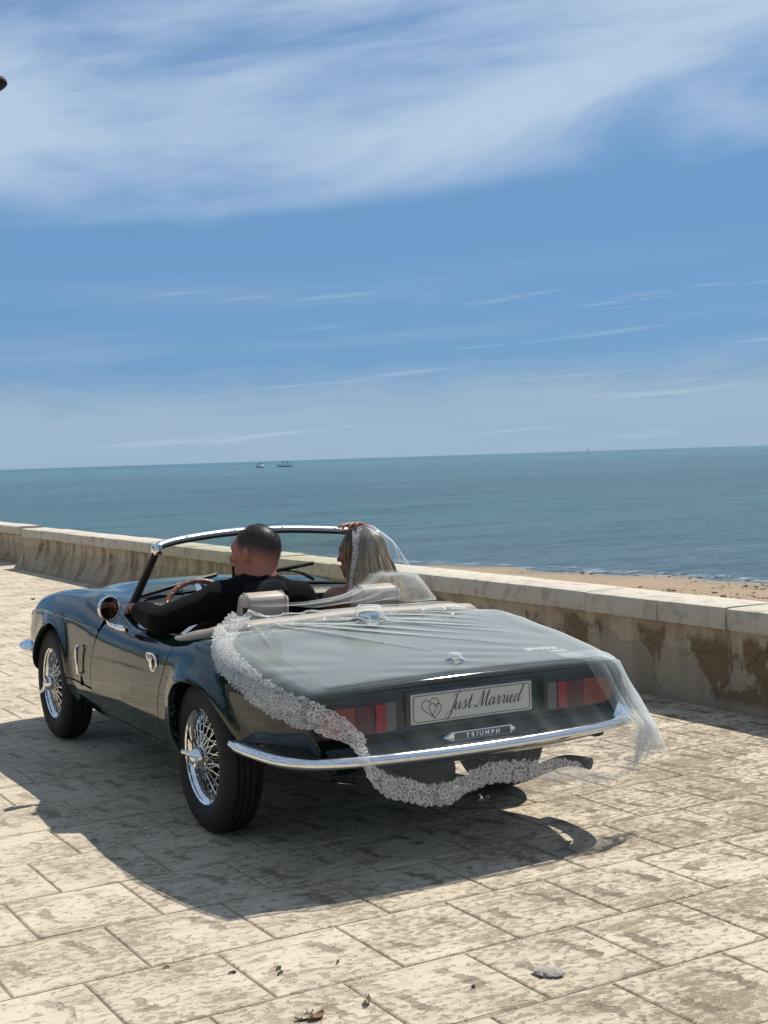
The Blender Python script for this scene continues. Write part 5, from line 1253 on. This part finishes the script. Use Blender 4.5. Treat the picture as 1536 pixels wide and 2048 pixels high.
mb = MB(); P = [[c0+np.array([r*math.sin(a), -r*.95*math.cos(a), dz-.030*(1-math.cos(a))*.5]) for a in np.linspace(-2.6, 2.6, 34)] for r, dz in ((.068, -.03), (.071, .012), (.075, .018), (.079, .010), (.080, -.03))]
mb.grid(np.array(P)); mb.V = [tuple(np.array(v)-ML) for v in mb.V]; mb.out('shirt_collar', SHIRT, man, angle=60)
# ---- bride ------------------------------------------------------------------------------------
BL = (.27, .38, .30); bride = person(BL, 'bride with long fair hair under a veil raising one hand to her head')
HB, RB, kB = np.array([.252, .455, .972]), head_frame(-.66, -.02), .93
s = SDF((-.06, .16, .18), (.68, 1.28, 1.20), .0056)
s.ell((.265, .41, .66), (.135, .09, .17), .05); s.ell((.27, .40, .44), (.155, .11, .11), .06); s.cap((.115, .425, .790), (.385, .435, .79), .048, .046, .05); s.cap((.20, .42, .82), (.33, .425, .82), .038, .038, .04)
add_head(s, RB, HB, kB, False); s.cap(xf(RB, HB, (0, -.03, -.05)), (.268, .425, .82), .045, .05, .03)
s.cap((.105, .425, .785), (.055, .585, .60), .046, .038, .03); s.cap((.055, .585, .60), (.13, .77, .56), .038, .026, .02); add_hand(s, (.13, .78, .56), (.3, 1, -.1), (0, 0, 1), .165, .3, -1)
s.cap((.385, .44, .79), (.43, .69, .905), .042, .034, .03); s.cap((.43, .69, .905), (.385, .615, 1.062), .034, .025, .02)
add_hand(s, (.380, .612, 1.066), (-.92, -.34, .34), (.15, .25, 1.0), .180, .34, 1, .22)
for sx, kx in ((.20, .19), (.34, .36)): s.cap((sx, .44, .42), (kx, .86, .49), .08, .055, .05); s.cap((kx, .86, .49), (kx, 1.16, .28), .052, .04, .03)
V, F = s.mesh(); mesh('body', local(V, BL), F, SKIN_F, bride, angle=180)
s = SDF((.0, .24, .20), (.56, 1.28, .82), .0085); s.ell((.265, .412, .62), (.146, .101, .135), .04); s.ell((.27, .41, .44), (.17, .125, .12), .06)
for sx, kx in ((.20, .19), (.34, .36)): s.cap((sx, .44, .42), (kx, .86, .49), .095, .075, .07); s.cap((kx, .86, .49), (kx, 1.16, .27), .075, .08, .05)
V, F = s.mesh(); mesh('dress', local(V, BL), F, DRESS, bride, angle=180)
mb = MB(); P = [[(.09+.03*math.sin(a*3+r*9)+r*.05, .56+.05*a-.02*r, .70+.045*r+.02*math.sin(a*2.2)) for a in np.linspace(-1, 1, 10)] for r in np.linspace(-1, 1, 8)]
mb.grid(np.array(P)); mb.V = [tuple(np.array(v)-BL) for v in mb.V]; mb.out('dress_frill', DRESS, bride, angle=180)
def m_hair():
    m, nt, b = material('highlighted fair hair'); uv = nt.uv(); o = nt.obj(); u, v, _ = nt.sep(uv)
    rd = nt.noise(nt.comb(nt.math('MULTIPLY', u, 60.0), nt.math('MULTIPLY', v, .6), 0.0), 1.0, 4, .7)
    tip = nt.new('ShaderNodeMapRange', {'Value': nt.math('ADD', v, nt.math('MULTIPLY', nt.math('SUBTRACT', rd, .5), .9)), 'From Min': .20, 'From Max': .85}).outputs[0]
    dark = nt.mix(rd, (.020, .010, .006), (.075, .036, .018)); fair = nt.mix(rd, (.15, .078, .026), (.66, .46, .21)); nt.put(b.inputs['Base Color'], nt.mix(tip, dark, fair))
    b.inputs['Roughness'].default_value = .42; b.inputs['Specular IOR Level'].default_value = .4; return m
HAIR = m_hair()
rh = np.random.default_rng(4); mbh = MB(); UVh = []
def strand(P, w, u):
    C = crom(P, 2); n = len(C); T = np.gradient(C, axis=0); T /= np.linalg.norm(T, axis=1)[:, None]; ctr = HB+np.array([.03, -.03, 0]); k = len(mbh.V)
    for i in range(n):
        out_ = C[i]-ctr; out_[2] *= .2; out_ -= (out_@T[i])*T[i]; out_ /= np.linalg.norm(out_)+1e-9; sd = np.cross(T[i], out_); ww = w*(1-.55*(i/(n-1))**2)
        for a, b in ((-1, 0), (0, .45), (1, 0)): mbh.V.append(tuple(C[i]+sd*a*ww+out_*b*ww)); UVh.append((u, i/(n-1)))
    for i in range(n-1):
        for j in range(2): mbh.F.append((k+3*i+j, k+3*i+j+1, k+3*i+4+j, k+3*i+3+j))
for i in range(620):
    ph = rh.uniform(.30, 2*math.pi-.30); rr = rh.uniform(.90, 1.06); th0 = rh.uniform(.15, .55)
    def el_(th, f=1.0): return np.array([.078*math.sin(ph)*math.sin(th)*rr*f, (-.018+.100*math.cos(ph)*math.sin(th))*rr*f if True else 0, .036+.086*math.cos(th)*rr])*kB
    P = [xf(RB, HB, el_(th0)+np.array([0, .012, .004])), xf(RB, HB, el_(1.0)), xf(RB, HB, el_(1.7, 1.06))]
    p3 = np.array(xf(RB, HB, el_(1.9, 1.10))); low = rh.uniform(.755, .835); back = RB[:, 1]*-.035
    front = abs(math.atan2(math.sin(ph), math.cos(ph))) < 1.05
    for z, f in ((.90, .5), (low+.03, .9), (low, 1.0)):
        c_ = HB[:2]+back[:2]*1.2*f; v = p3[:2]-HB[:2]; q = c_+v*(1.0+.20*f)+rh.normal(0, .006, 2)
        if front and z < .92: q = q+np.array([.0, -.02])*f
        P.append((q[0], q[1], z))
    P = crom(np.array(P), 3); wv_ = rh.uniform(.004, .010); f_ = rh.uniform(.9, 1.3); p0_ = rh.uniform(0, 1.2); sd_ = np.array([math.cos(ph-.66), -math.sin(ph-.66), 0])
    for q_ in range(len(P)): P[q_] += sd_*wv_*math.sin(q_*f_*.8+p0_)*min(1, q_/6)
    strand(P, rh.uniform(.0035, .0075), rh.random())
mbh.V = [tuple(np.array(v)-BL) for v in mbh.V]; mbh.out('hair', HAIR, bride, angle=180, uv=UVh)
# flower-white hair slide hidden at the crown is left to the veil's own lace

# ================================================================== VEIL
def m_tulle(name='white tulle', base=.048, cloud=.07, su=3.0, sv=9.0):
    m, nt, b = material(name); nt.n.remove(b); uv = nt.uv(); u, v, _ = nt.sep(uv)
    tr = nt.new('ShaderNodeBsdfTransparent'); df = nt.new('ShaderNodeBsdfDiffuse', {'Color': (.75, .80, .785, 1)}); tl = nt.new('ShaderNodeBsdfTranslucent', {'Color': (.77, .80, .785, 1)})
    c = nt.new('ShaderNodeMixShader', {0: .45, 1: df.outputs[0], 2: tl.outputs[0]})
    lw = nt.new('ShaderNodeLayerWeight', {'Blend': .5}).outputs['Facing']
    cl = nt.noise(nt.comb(nt.math('MULTIPLY', u, su), nt.math('MULTIPLY', v, sv), 0.0), 1.0, 4, .6)
    a = nt.math('ADD', nt.math('ADD', base, nt.math('MULTIPLY', nt.math('POWER', cl, 2.0), cloud)), nt.math('MULTIPLY', nt.math('POWER', lw, 2.3), .60), clamp=True)
    o = nt.new('ShaderNodeMixShader', {0: a, 1: tr.outputs[0], 2: c.outputs[0]}); nt.l.new(o.outputs[0], nt.n['Material Output'].inputs[0]); return m
def m_lace():
    m, nt, b = material('white lace'); nt.n.remove(b); uv = nt.uv(); u, v, _ = nt.sep(uv)
    tr = nt.new('ShaderNodeBsdfTransparent'); df = nt.new('ShaderNodeBsdfDiffuse', {'Color': (.80, .78, .75, 1)}); tl = nt.new('ShaderNodeBsdfTranslucent', {'Color': (.8, .78, .75, 1)})
    c = nt.new('ShaderNodeMixShader', {0: .3, 1: df.outputs[0], 2: tl.outputs[0]})
    w = nt.new('ShaderNodeTexNoise', {'Vector': uv, 'Scale': 60.0, 'Detail': 2.0}).outputs[1]; sc = nt.n.new('ShaderNodeVectorMath'); sc.operation = 'SCALE'; nt.put(sc.inputs[0], nt.vmath('SUBTRACT', w, (.5, .5, .5))); sc.inputs[3].default_value = .008
    q = nt.vmath('ADD', uv, sc.outputs[0])
    vn = nt.new('ShaderNodeTexVoronoi', {'Vector': q, 'Scale': 18.5, 'Randomness': .55}); dv_ = nt.vmath('SUBTRACT', q, vn.outputs['Position']); fx, fy, _ = nt.sep(dv_)
    rad = nt.math('SQRT', nt.math('ADD', nt.math('MULTIPLY', fx, fx), nt.math('MULTIPLY', fy, fy))); ang = nt.math('ADD', nt.math('ARCTAN2', fy, fx), nt.math('MULTIPLY', nt.sep(vn.outputs['Color'])[0], 6.28))
    pet = nt.math('MULTIPLY', nt.math('ADD', .72, nt.math('MULTIPLY', nt.math('ABSOLUTE', nt.math('COSINE', nt.math('MULTIPLY', ang, 2.5))), .34)), .0240)
    ring = nt.math('MAXIMUM', nt.math('SUBTRACT', 1.0, nt.math('DIVIDE', nt.math('ABSOLUTE', nt.math('SUBTRACT', rad, pet)), .0038)), nt.math('SUBTRACT', 1.0, nt.math('DIVIDE', nt.math('ABSOLUTE', nt.math('SUBTRACT', rad, nt.math('MULTIPLY', pet, .45))), .0034))); petals = nt.voro(q, 44.0, 'DISTANCE_TO_EDGE'); fine = nt.voro(q, 120.0, 'DISTANCE_TO_EDGE')
    k1 = nt.new('ShaderNodeMapRange', {'Value': ring, 'From Min': .0, 'From Max': .5}).outputs[0]; k2 = nt.new('ShaderNodeMapRange', {'Value': petals, 'From Min': .10, 'From Max': .05}).outputs[0]; k3 = nt.new('ShaderNodeMapRange', {'Value': fine, 'From Min': .14, 'From Max': .08}).outputs[0]
    pat = nt.math('MULTIPLY', nt.math('MAXIMUM', nt.math('MAXIMUM', nt.math('MULTIPLY', k1, .95), nt.math('MULTIPLY', k2, .55)), nt.math('MULTIPLY', k3, .55)), nt.math('ADD', .45, nt.math('MULTIPLY', nt.noise(uv, 34.0, 3, .6), 1.1)))
    zz = nt.math('MULTIPLY', nt.noise(nt.comb(nt.math('MULTIPLY', u, 55.0), nt.math('MULTIPLY', v, 22.0), 0.0), 1.0, 3, .6), .050)
    inner = nt.math('LESS_THAN', nt.math('ADD', v, zz), nt.new('ShaderNodeAttribute', attribute_name='lacewidth').outputs['Fac'])
    a = nt.math('MULTIPLY', nt.math('ADD', nt.math('MULTIPLY', pat, .60), .09, clamp=True), inner)
    o = nt.new('ShaderNodeMixShader', {0: a, 1: tr.outputs[0], 2: c.outputs[0]}); nt.l.new(o.outputs[0], nt.n['Material Output'].inputs[0]); return m
TULLE, LACE = m_tulle(), m_lace(); PANEL = m_tulle('loose tulle', .05, .60, 22.0, 2.0); GATHER = m_tulle('gathered tulle', .025, .38, 34.0, 2.2)
veil = tag(empty('bridal_veil', None, (0, 0, .64)), 'long sheer white bridal veil with lace border spread over the boot', 'veil')
VO = np.array([0, 0, .64])
def topz(x, y):
    z = decktop(x, y)+.012 if y < .02 else 0
    hr_ = .791-.010*min(1, abs(x)/.5)**2; h = hr_-.055*max(0, (abs(y-.075)-.035)/.06)**1.5
    cap_ = .735+.085*math.exp(-max(0, math.hypot(x, y+.085)-.046)/.035) if False else 0
    return max(z, h)
LB_ = np.array([(-.50, .075, .806), (-.618, -.038, .762), (-.682, -.145, .706), (-.714, -.271, .660), (-.716, -.455, .613), (-.706, -.601, .573), (-.686, -.715, .551), (-.664, -.80, .535)])
LB_ = crom(LB_, 16)
rows = []
NU = 250
for i, (xl, y, zl) in enumerate(LB_):
    yy = max(y, -.84); P = [(xl, y, zl)]
    yc = min(yy, 0.0)
    if i > 10:
        t0 = tofz(yy, zl-.004)
        for t in np.linspace(t0, 1, 9)[1:-1]:
            x, z = S0(yy, t); P.append((-(x+.010), yy, z+.010))
    x6 = ctrl(yy)[6][0]
    for x in np.linspace(-min(x6, abs(xl)-.02), x6*.98 if i > 10 else .40+.011*i, 26): P.append((x, yy+.0*x, topz(x, yy)))
    if i > 10:
        for t in np.linspace(1, .62, 6)[1:]:
            x, z = S0(yy, t); P.append((x+.012, yy, z+.010))
    rows.append(resample(P, NU))
RR_ = [
 [(-.66, -.822, .535), (-.632, -.842, .590), (-.578, -.850, .632), (-.3, -.852, .641), (0, -.852, .643), (.3, -.852, .641), (.575, -.85, .634), (.635, -.838, .60), (.680, -.785, .53)],
 [(-.625, -.858, .524), (-.592, -.866, .548), (-.545, -.869, .583), (-.3, -.869, .590), (0, -.869, .592), (.3, -.869, .590), (.565, -.867, .583), (.645, -.852, .55), (.698, -.782, .49)],
 [(-.580, -.874, .500), (-.55, -.880, .510), (-.515, -.884, .522), (-.3, -.886, .52), (0, -.888, .52), (.3, -.886, .52), (.585, -.874, .515), (.68, -.842, .49), (.725, -.775, .44)],
 [(-.518, -.900, .464), (-.508, -.905, .461), (-.495, -.91, .456), (-.3, -.925, .45), (0, -.93, .45), (.3, -.925, .45), (.61, -.892, .445), (.712, -.842, .42), (.752, -.775, .385)],
 [(-.492, -.94, .412), (-.482, -.944, .406), (-.462, -.948, .400), (-.3, -.955, .400), (0, -.96, .395), (.3, -.955, .395), (.63, -.912, .385), (.735, -.842, .36), (.768, -.775, .335)],
 [(-.484, -.946, .358), (-.462, -.952, .335), (-.42, -.955, .306), (-.364, -.957, .282), (-.213, -.957, .249), (-.055, -.955, .292), (.025, -.955, .288), (.232, -.955, .272), (.38, -.955, .238), (.534, -.948, .240), (.655, -.880, .262), (.715, -.835, .288), (.775, -.785, .292)]]
RR_ = np.array([resample(crom(r, 8), NU) for r in RR_])
rr_ = np.array([crom(RR_[:, j], 7) for j in range(NU)]).transpose(1, 0, 2)
deck = np.array(rows+list(rr_))
ND = len(rows)
# soft folds: ridges fanning out from the bracket and from the bride, gathers on the hanging part
rv = np.random.default_rng(8)
creases = [((-.44, .06), (.10, -.40), .010), ((-.40, .05), (.30, -.42), .012), ((-.30, .05), (.36, -.30), .011), ((-.20, .04), (.42, -.26), .010), ((-.42, .05), (-.12, -.38), .008), ((0.05, .02), (.46, -.20), .009), ((-.10, -.10), (.50, -.34), .008), ((-.44, .06), (-.52, -.30), .006), ((.30, .0), (.52, -.16), .007), ((-.44, .06), (.34, -.60), .007), ((-.44, .06), (.02, -.62), .006), ((-.20, .05), (.54, -.50), .007), ((-.46, -.02), (-.05, -.02), .006)]
for i in range(len(deck)):
    for j in range(NU):
        x, y, z = deck[i, j]; d = 0
        if i < ND:
            for (a, b, h) in creases:
                ax, ay = a; bx, by_ = b; L2 = (bx-ax)**2+(by_-ay)**2; t = ((x-ax)*(bx-ax)+(y-ay)*(by_-ay))/L2
                if -.02 < t < 1.05:
                    px_, py_ = ax+t*(bx-ax), ay+t*(by_-ay); dd = math.hypot(x-px_, y-py_)
                    if dd < .03: d += h*.75*math.exp(-(dd/.0085)**2)*min(1, max(0, 1.05-t)*3)
            d += .0016*math.sin(x*26+y*40+3*math.sin(y*9))*(.5+.5*math.sin(x*7-y*11)); d += .022*math.exp(-((x+.446)**2+(y-.085)**2)/.0012)
            if abs(x-.0) < .075 and abs(y+.085) < .075: d += .052*math.exp(-(max(0, math.hypot(x, y+.085)-.046)/.014)**2)
            if abs(y+.715) < .05 and abs(x) < .05: d += .026*math.exp(-(max(0, math.hypot(x, y+.715)-.016)/.012)**2)
            deck[i, j, 2] += max(d, -.004)
        else:
            k = (i-ND)/(len(deck)-ND); jj = j*190/NU; f = math.sin(jj*.16+1.5*math.sin(jj*.05))*.6+math.sin(jj*.37+k*1.5)*.4
            rt = max(0, (j/NU-.80)/.2); lf = max(0, (.12-j/NU)/.12)
            deck[i, j, 1] += -(.5+.5*f)*.014*k*(1+rt*.8); deck[i, j, 0] += (.010*k*math.sin(jj*.33))*(1-lf)+.012*rt*k*math.sin(jj*.7+k*3)
extra = []
for ly in range(3):
    G = deck[ND-10:, int(NU*(.80+.03*ly)):].copy(); n_, m_ = G.shape[:2]; nr = len(deck)-ND
    for i in range(n_):
        k = max(0, (i-10)/nr)
        for j in range(m_):
            r = j/(m_-1); f = math.sin(j*(.55+.14*ly)+ly*2+k*2.5)*.5+math.sin(j*1.1+ly)*.3
            G[i, j] += np.array([(.012+.030*ly)*k*r+.020*f*k*(.3+r), -(.012+.010*ly)*k*(.3+r)+.016*f*k, (-.030*ly+.02)*k*r*k+.004])
    extra.append(G)
# head part
Lh = [(.222, .452, 1.082), (.192, .405, 1.045), (.168, .365, .975), (.140, .340, .900), (.110, .305, .835), (.0, .215, .822), (-.20, .13, .822), (-.446, .085, .832)]
Ah = [(.255, .425, 1.100), (.235, .345, 1.045), (.225, .300, .97), (.222, .285, .91), (.205, .215, .888), (.13, .165, .850), (.0, .11, .818), (-.15, .078, .806)]
Bh = [(.300, .430, 1.100), (.335, .340, 1.040), (.358, .300, .965), (.365, .275, .905), (.350, .200, .888), (.34, .15, .855), (.27, .10, .818), (.15, .078, .806)]
Rh = [(.330, .450, 1.078), (.392, .405, 1.015), (.424, .355, .945), (.438, .30, .895), (.440, .235, .855), (.430, .165, .822), (.415, .10, .798), (.395, .06, .788)]
cols = [crom(np.array(c), 8) for c in (Lh, Ah, Bh, Rh)]
hv = []
for i in range(len(cols[0])):
    P = resample(crom([c[i] for c in cols], 10), 70); k = i/(len(cols[0])-1)
    for j in range(70):
        f = math.sin(j*.62+k*2.0)*.5+math.sin(j*1.3+1)*.3; P[j, 1] += -abs(f)*.010*min(1, k*4)*(1-max(0, (k-.8)/.2)); P[j, 2] += .004*math.sin(j*.35+k*9)*k
    hv.append(P)
hv = np.array(hv)
def uvgrid(G):
    du = np.concatenate([np.zeros((G.shape[0], 1)), np.cumsum(np.linalg.norm(np.diff(G, axis=1), axis=2), 1)], 1); dv_ = np.concatenate([np.zeros((1, G.shape[1])), np.cumsum(np.linalg.norm(np.diff(G, axis=0), axis=2), 0)], 0); return np.stack([du, dv_], -1).reshape(-1, 2)
mb = MB(); mb.grid(deck-VO); mb.out('tulle', TULLE, veil, angle=180, uv=uvgrid(deck))
mb = MB(); mb.grid(hv-VO); mb.out('tulle', GATHER, veil, angle=180, uv=uvgrid(hv))
for G in extra: mb = MB(); mb.grid(G-VO); mb.out('tulle', PANEL, veil, angle=180, uv=uvgrid(G))
def strip(lines, width, name, taper=None, scal=.018, offs=.003, out_dir=None):
    """lines: list of polylines starting on the border and running inward"""
    lines = [np.asarray(l, float) for l in lines]; n = len(lines); m_ = 12; V = []; UV = []; LW = []; arc = 0; prev = None
    for i, l in enumerate(lines):
        w = width if np.isscalar(width) else width[i]
        s_ = np.r_[0, np.cumsum(np.linalg.norm(np.diff(l, axis=0), axis=1))]; b = l[0]
        if prev is not None: arc += np.linalg.norm(b-prev)
        prev = b; e = (l[0]-l[1]); e = e/(np.linalg.norm(e)+1e-9)
        sc_ = scal*(.25+.75*math.sqrt(abs(math.sin(arc*105+.8*math.sin(arc*31)))))*(.55+.45*abs(math.sin(arc*23+.6)))
        for k in range(m_):
            t = -sc_+(w+.018+sc_)*k/(m_-1)
            p = b+e*(-t) if t < 0 else np.array([np.interp(t, s_, l[:, c]) for c in range(3)])
            nrm = np.array([-.35, -.6, .7])*offs*1.2; V.append(p+nrm); UV.append((arc, max(t, -.02)+.02)); LW.append(w+.02)
    V = np.array(V).reshape(n, m_, 3); mb = MB(); mb.grid(V-VO); o = mb.out(name, LACE, veil, angle=180, uv=UV); a = o.data.attributes.new('lacewidth', 'FLOAT', 'POINT'); a.data.foreach_set('value', np.array(LW, np.float32)); return o
def dense(rows_, k): return [r for r in np.array([crom(np.array(rows_)[:, j], k) for j in range(np.array(rows_).shape[1])]).transpose(1, 0, 2)]
left = [r[:75] for r in deck]; nl = (len(left)-1)*3+1; n0 = (ND+3*7-4)*3
strip(dense(left, 3), [.112 if i < n0 else max(.045, .112-.0022*(i-n0)) for i in range(nl)], 'lace_border')
hem = [deck[::-1, j][:30] for j in range(2, NU)]
strip(dense(hem, 4), [.090 if i < 590 else max(.035, .090-.00040*(i-590)) for i in range((NU-3)*4+1)], 'lace_border', scal=.016)
hl = [r[:30] for r in hv[:36]]
strip(dense(hl, 3), [max(.036, .066-.0004*i) for i in range(35*3+1)], 'lace_border', scal=.006)

# ================================================================== LITTER ON THE PAVEMENT
def at(x_, y_): p = ground_at(x_, y_, 0.0); return (p[0], p[1], 0.0)
def m_stone():
    m, nt, b = material('pale rock'); o = nt.obj(); n = nt.noise(nt.mapping(o, (1, 3.5, 2)), 45, 6, .7, 1.0)
    nt.put(b.inputs['Base Color'], nt.ramp(n, [(.3, (.14, .12, .10)), (.5, (.36, .33, .29)), (.75, (.52, .49, .44))])); b.inputs['Roughness'].default_value = .85; nt.put(b.inputs['Normal'], nt.bump(n, .9, .006)); return m
rs = np.random.default_rng(12); V = []; n1, n2 = 18, 12
for i in range(n1):
    for j in range(n2):
        th = math.pi*i/(n1-1); ph = 2*math.pi*j/n2; k = 1+.14*rs.normal()*math.sin(th)+.12*math.sin(ph*2+1)
        V.append((.042*math.cos(th)*(1+.1*math.sin(ph)), .024*math.sin(th)*math.cos(ph)*k, max(-.004, .013*math.sin(th)*math.sin(ph)*k+.008)))
st_ = mesh('stone', V, gridf(n1, n2, False, True), m_stone(), None, angle=40); st_.location = at(1097, 1950); st_.rotation_euler = (0, 0, -.85); tag(st_, 'flat rough grey stone lying on the sunny tiles', 'stone')
LEAF = simple('dry leaf', (.20, .10, .045), .8, var=.5, scale=90); PETAL = simple('white petal', (.72, .70, .66), .7, var=.1); TWIG = simple('dark twig', (.03, .028, .022), .9, var=.4); PALELEAF = simple('pale dry leaf', (.40, .34, .23), .8, var=.3, scale=80)
def leaf(name, loc, L, Wd, curl, rot, mat, label, cat='leaf', group=None):
    P = []; L *= .85; Wd *= .85; curl *= .7
    for i in range(9):
        t = i/8; w = Wd*math.sin(math.pi*min(1, t*.92+.04))**.8; P.append([(L*(t-.5), w*(q/3), .003+curl*(abs(q)/3)**2*L*.5+curl*L*.5*(2*t-1)**2) for q in range(-3, 4)])
    P = np.array(P); B = P[:, ::-1].copy(); B[..., 2] -= .0012
    mb = MB(); mb.grid(P[::-1]); mb.grid(P*1.0-np.array([0, 0, .0012])); o = mb.out(name, mat, None, angle=180); o.location = loc; o.rotation_euler = (0, 0, rot); return tag(o, label, cat, group)
leaf('dry_leaf', at(634, 2038), .062, .016, .35, .35, LEAF, 'curled reddish brown dry leaf at the bottom frame edge')
leaf('dry_leaf', at(608, 2040), .055, .012, .3, -.2, PALELEAF, 'pale straw coloured leaf beside the reddish brown one')
leaf('dry_leaf', at(1131, 1689), .060, .012, .5, 1.9, PALELEAF, 'curled pale leaf lying inside the tip of the car shadow')
leaf('dry_leaf', at(735, 2008), .050, .012, .6, 1.1, PALELEAF, 'thin curled leaf on the sunny tiles left of the grey stone')
leaf('dry_leaf', at(66, 1199.5), .07, .02, .4, .4, TWIG, 'small dark leaf far out on the sunny tiles left of the car')
leaf('petal', at(962, 1603), .042, .011, .4, .3, PETAL, 'larger white petal on the ground in shade behind the rear bumper', 'petal', 'white petals behind the car')
leaf('petal', at(976, 1597), .034, .012, .5, 1.0, PETAL, 'smaller tilted white petal lying right beside the larger one', 'petal', 'white petals behind the car')
leaf('petal', at(943, 1571), .032, .008, .3, .1, PETAL, 'lone white petal near the right rear tyre', 'petal', 'white petals behind the car')
def twig(x_, y_, L, rot, r, label):
    mb = MB(); L *= .72; r *= .62; mb.tube(crom([(-L/2, 0, .004), (-L*.1, L*.08, .006), (L*.2, -L*.04, .004), (L/2, L*.05, .005)], 4), r, 6); mb.tube(crom([(L*.05, 0, .005), (L*.2, L*.16, .008), (L*.3, L*.2, .005)], 3), r*.7, 5)
    o = mb.out('twig', TWIG, None); o.location = at(x_, y_); o.rotation_euler = (0, 0, rot); tag(o, label, 'twig', 'dark twigs on the tiles')
twig(615, 2032, .085, .55, .0024, 'long thin dark twig beside the dry leaves at the bottom edge')
twig(558, 1939, .030, .6, .0042, 'upper of two short dark twigs left of the frame centre')
twig(561, 1948.5, .030, .5, .0036, 'lower of two short dark twigs left of the frame centre')
twig(676, 1927, .030, .8, .003, 'short dark twig between the tile joints right of the pair')
twig(947, 1976.5, .016, .3, .0050, 'stubby black twig left of the grey stone')
twig(465, 1948, .030, -.1, .0042, 'dark splinter lying on a joint in the lower left tiles')
twig(333, 1937.5, .032, .3, .0030, 'thin dark splinter on the tiles near the left joint')
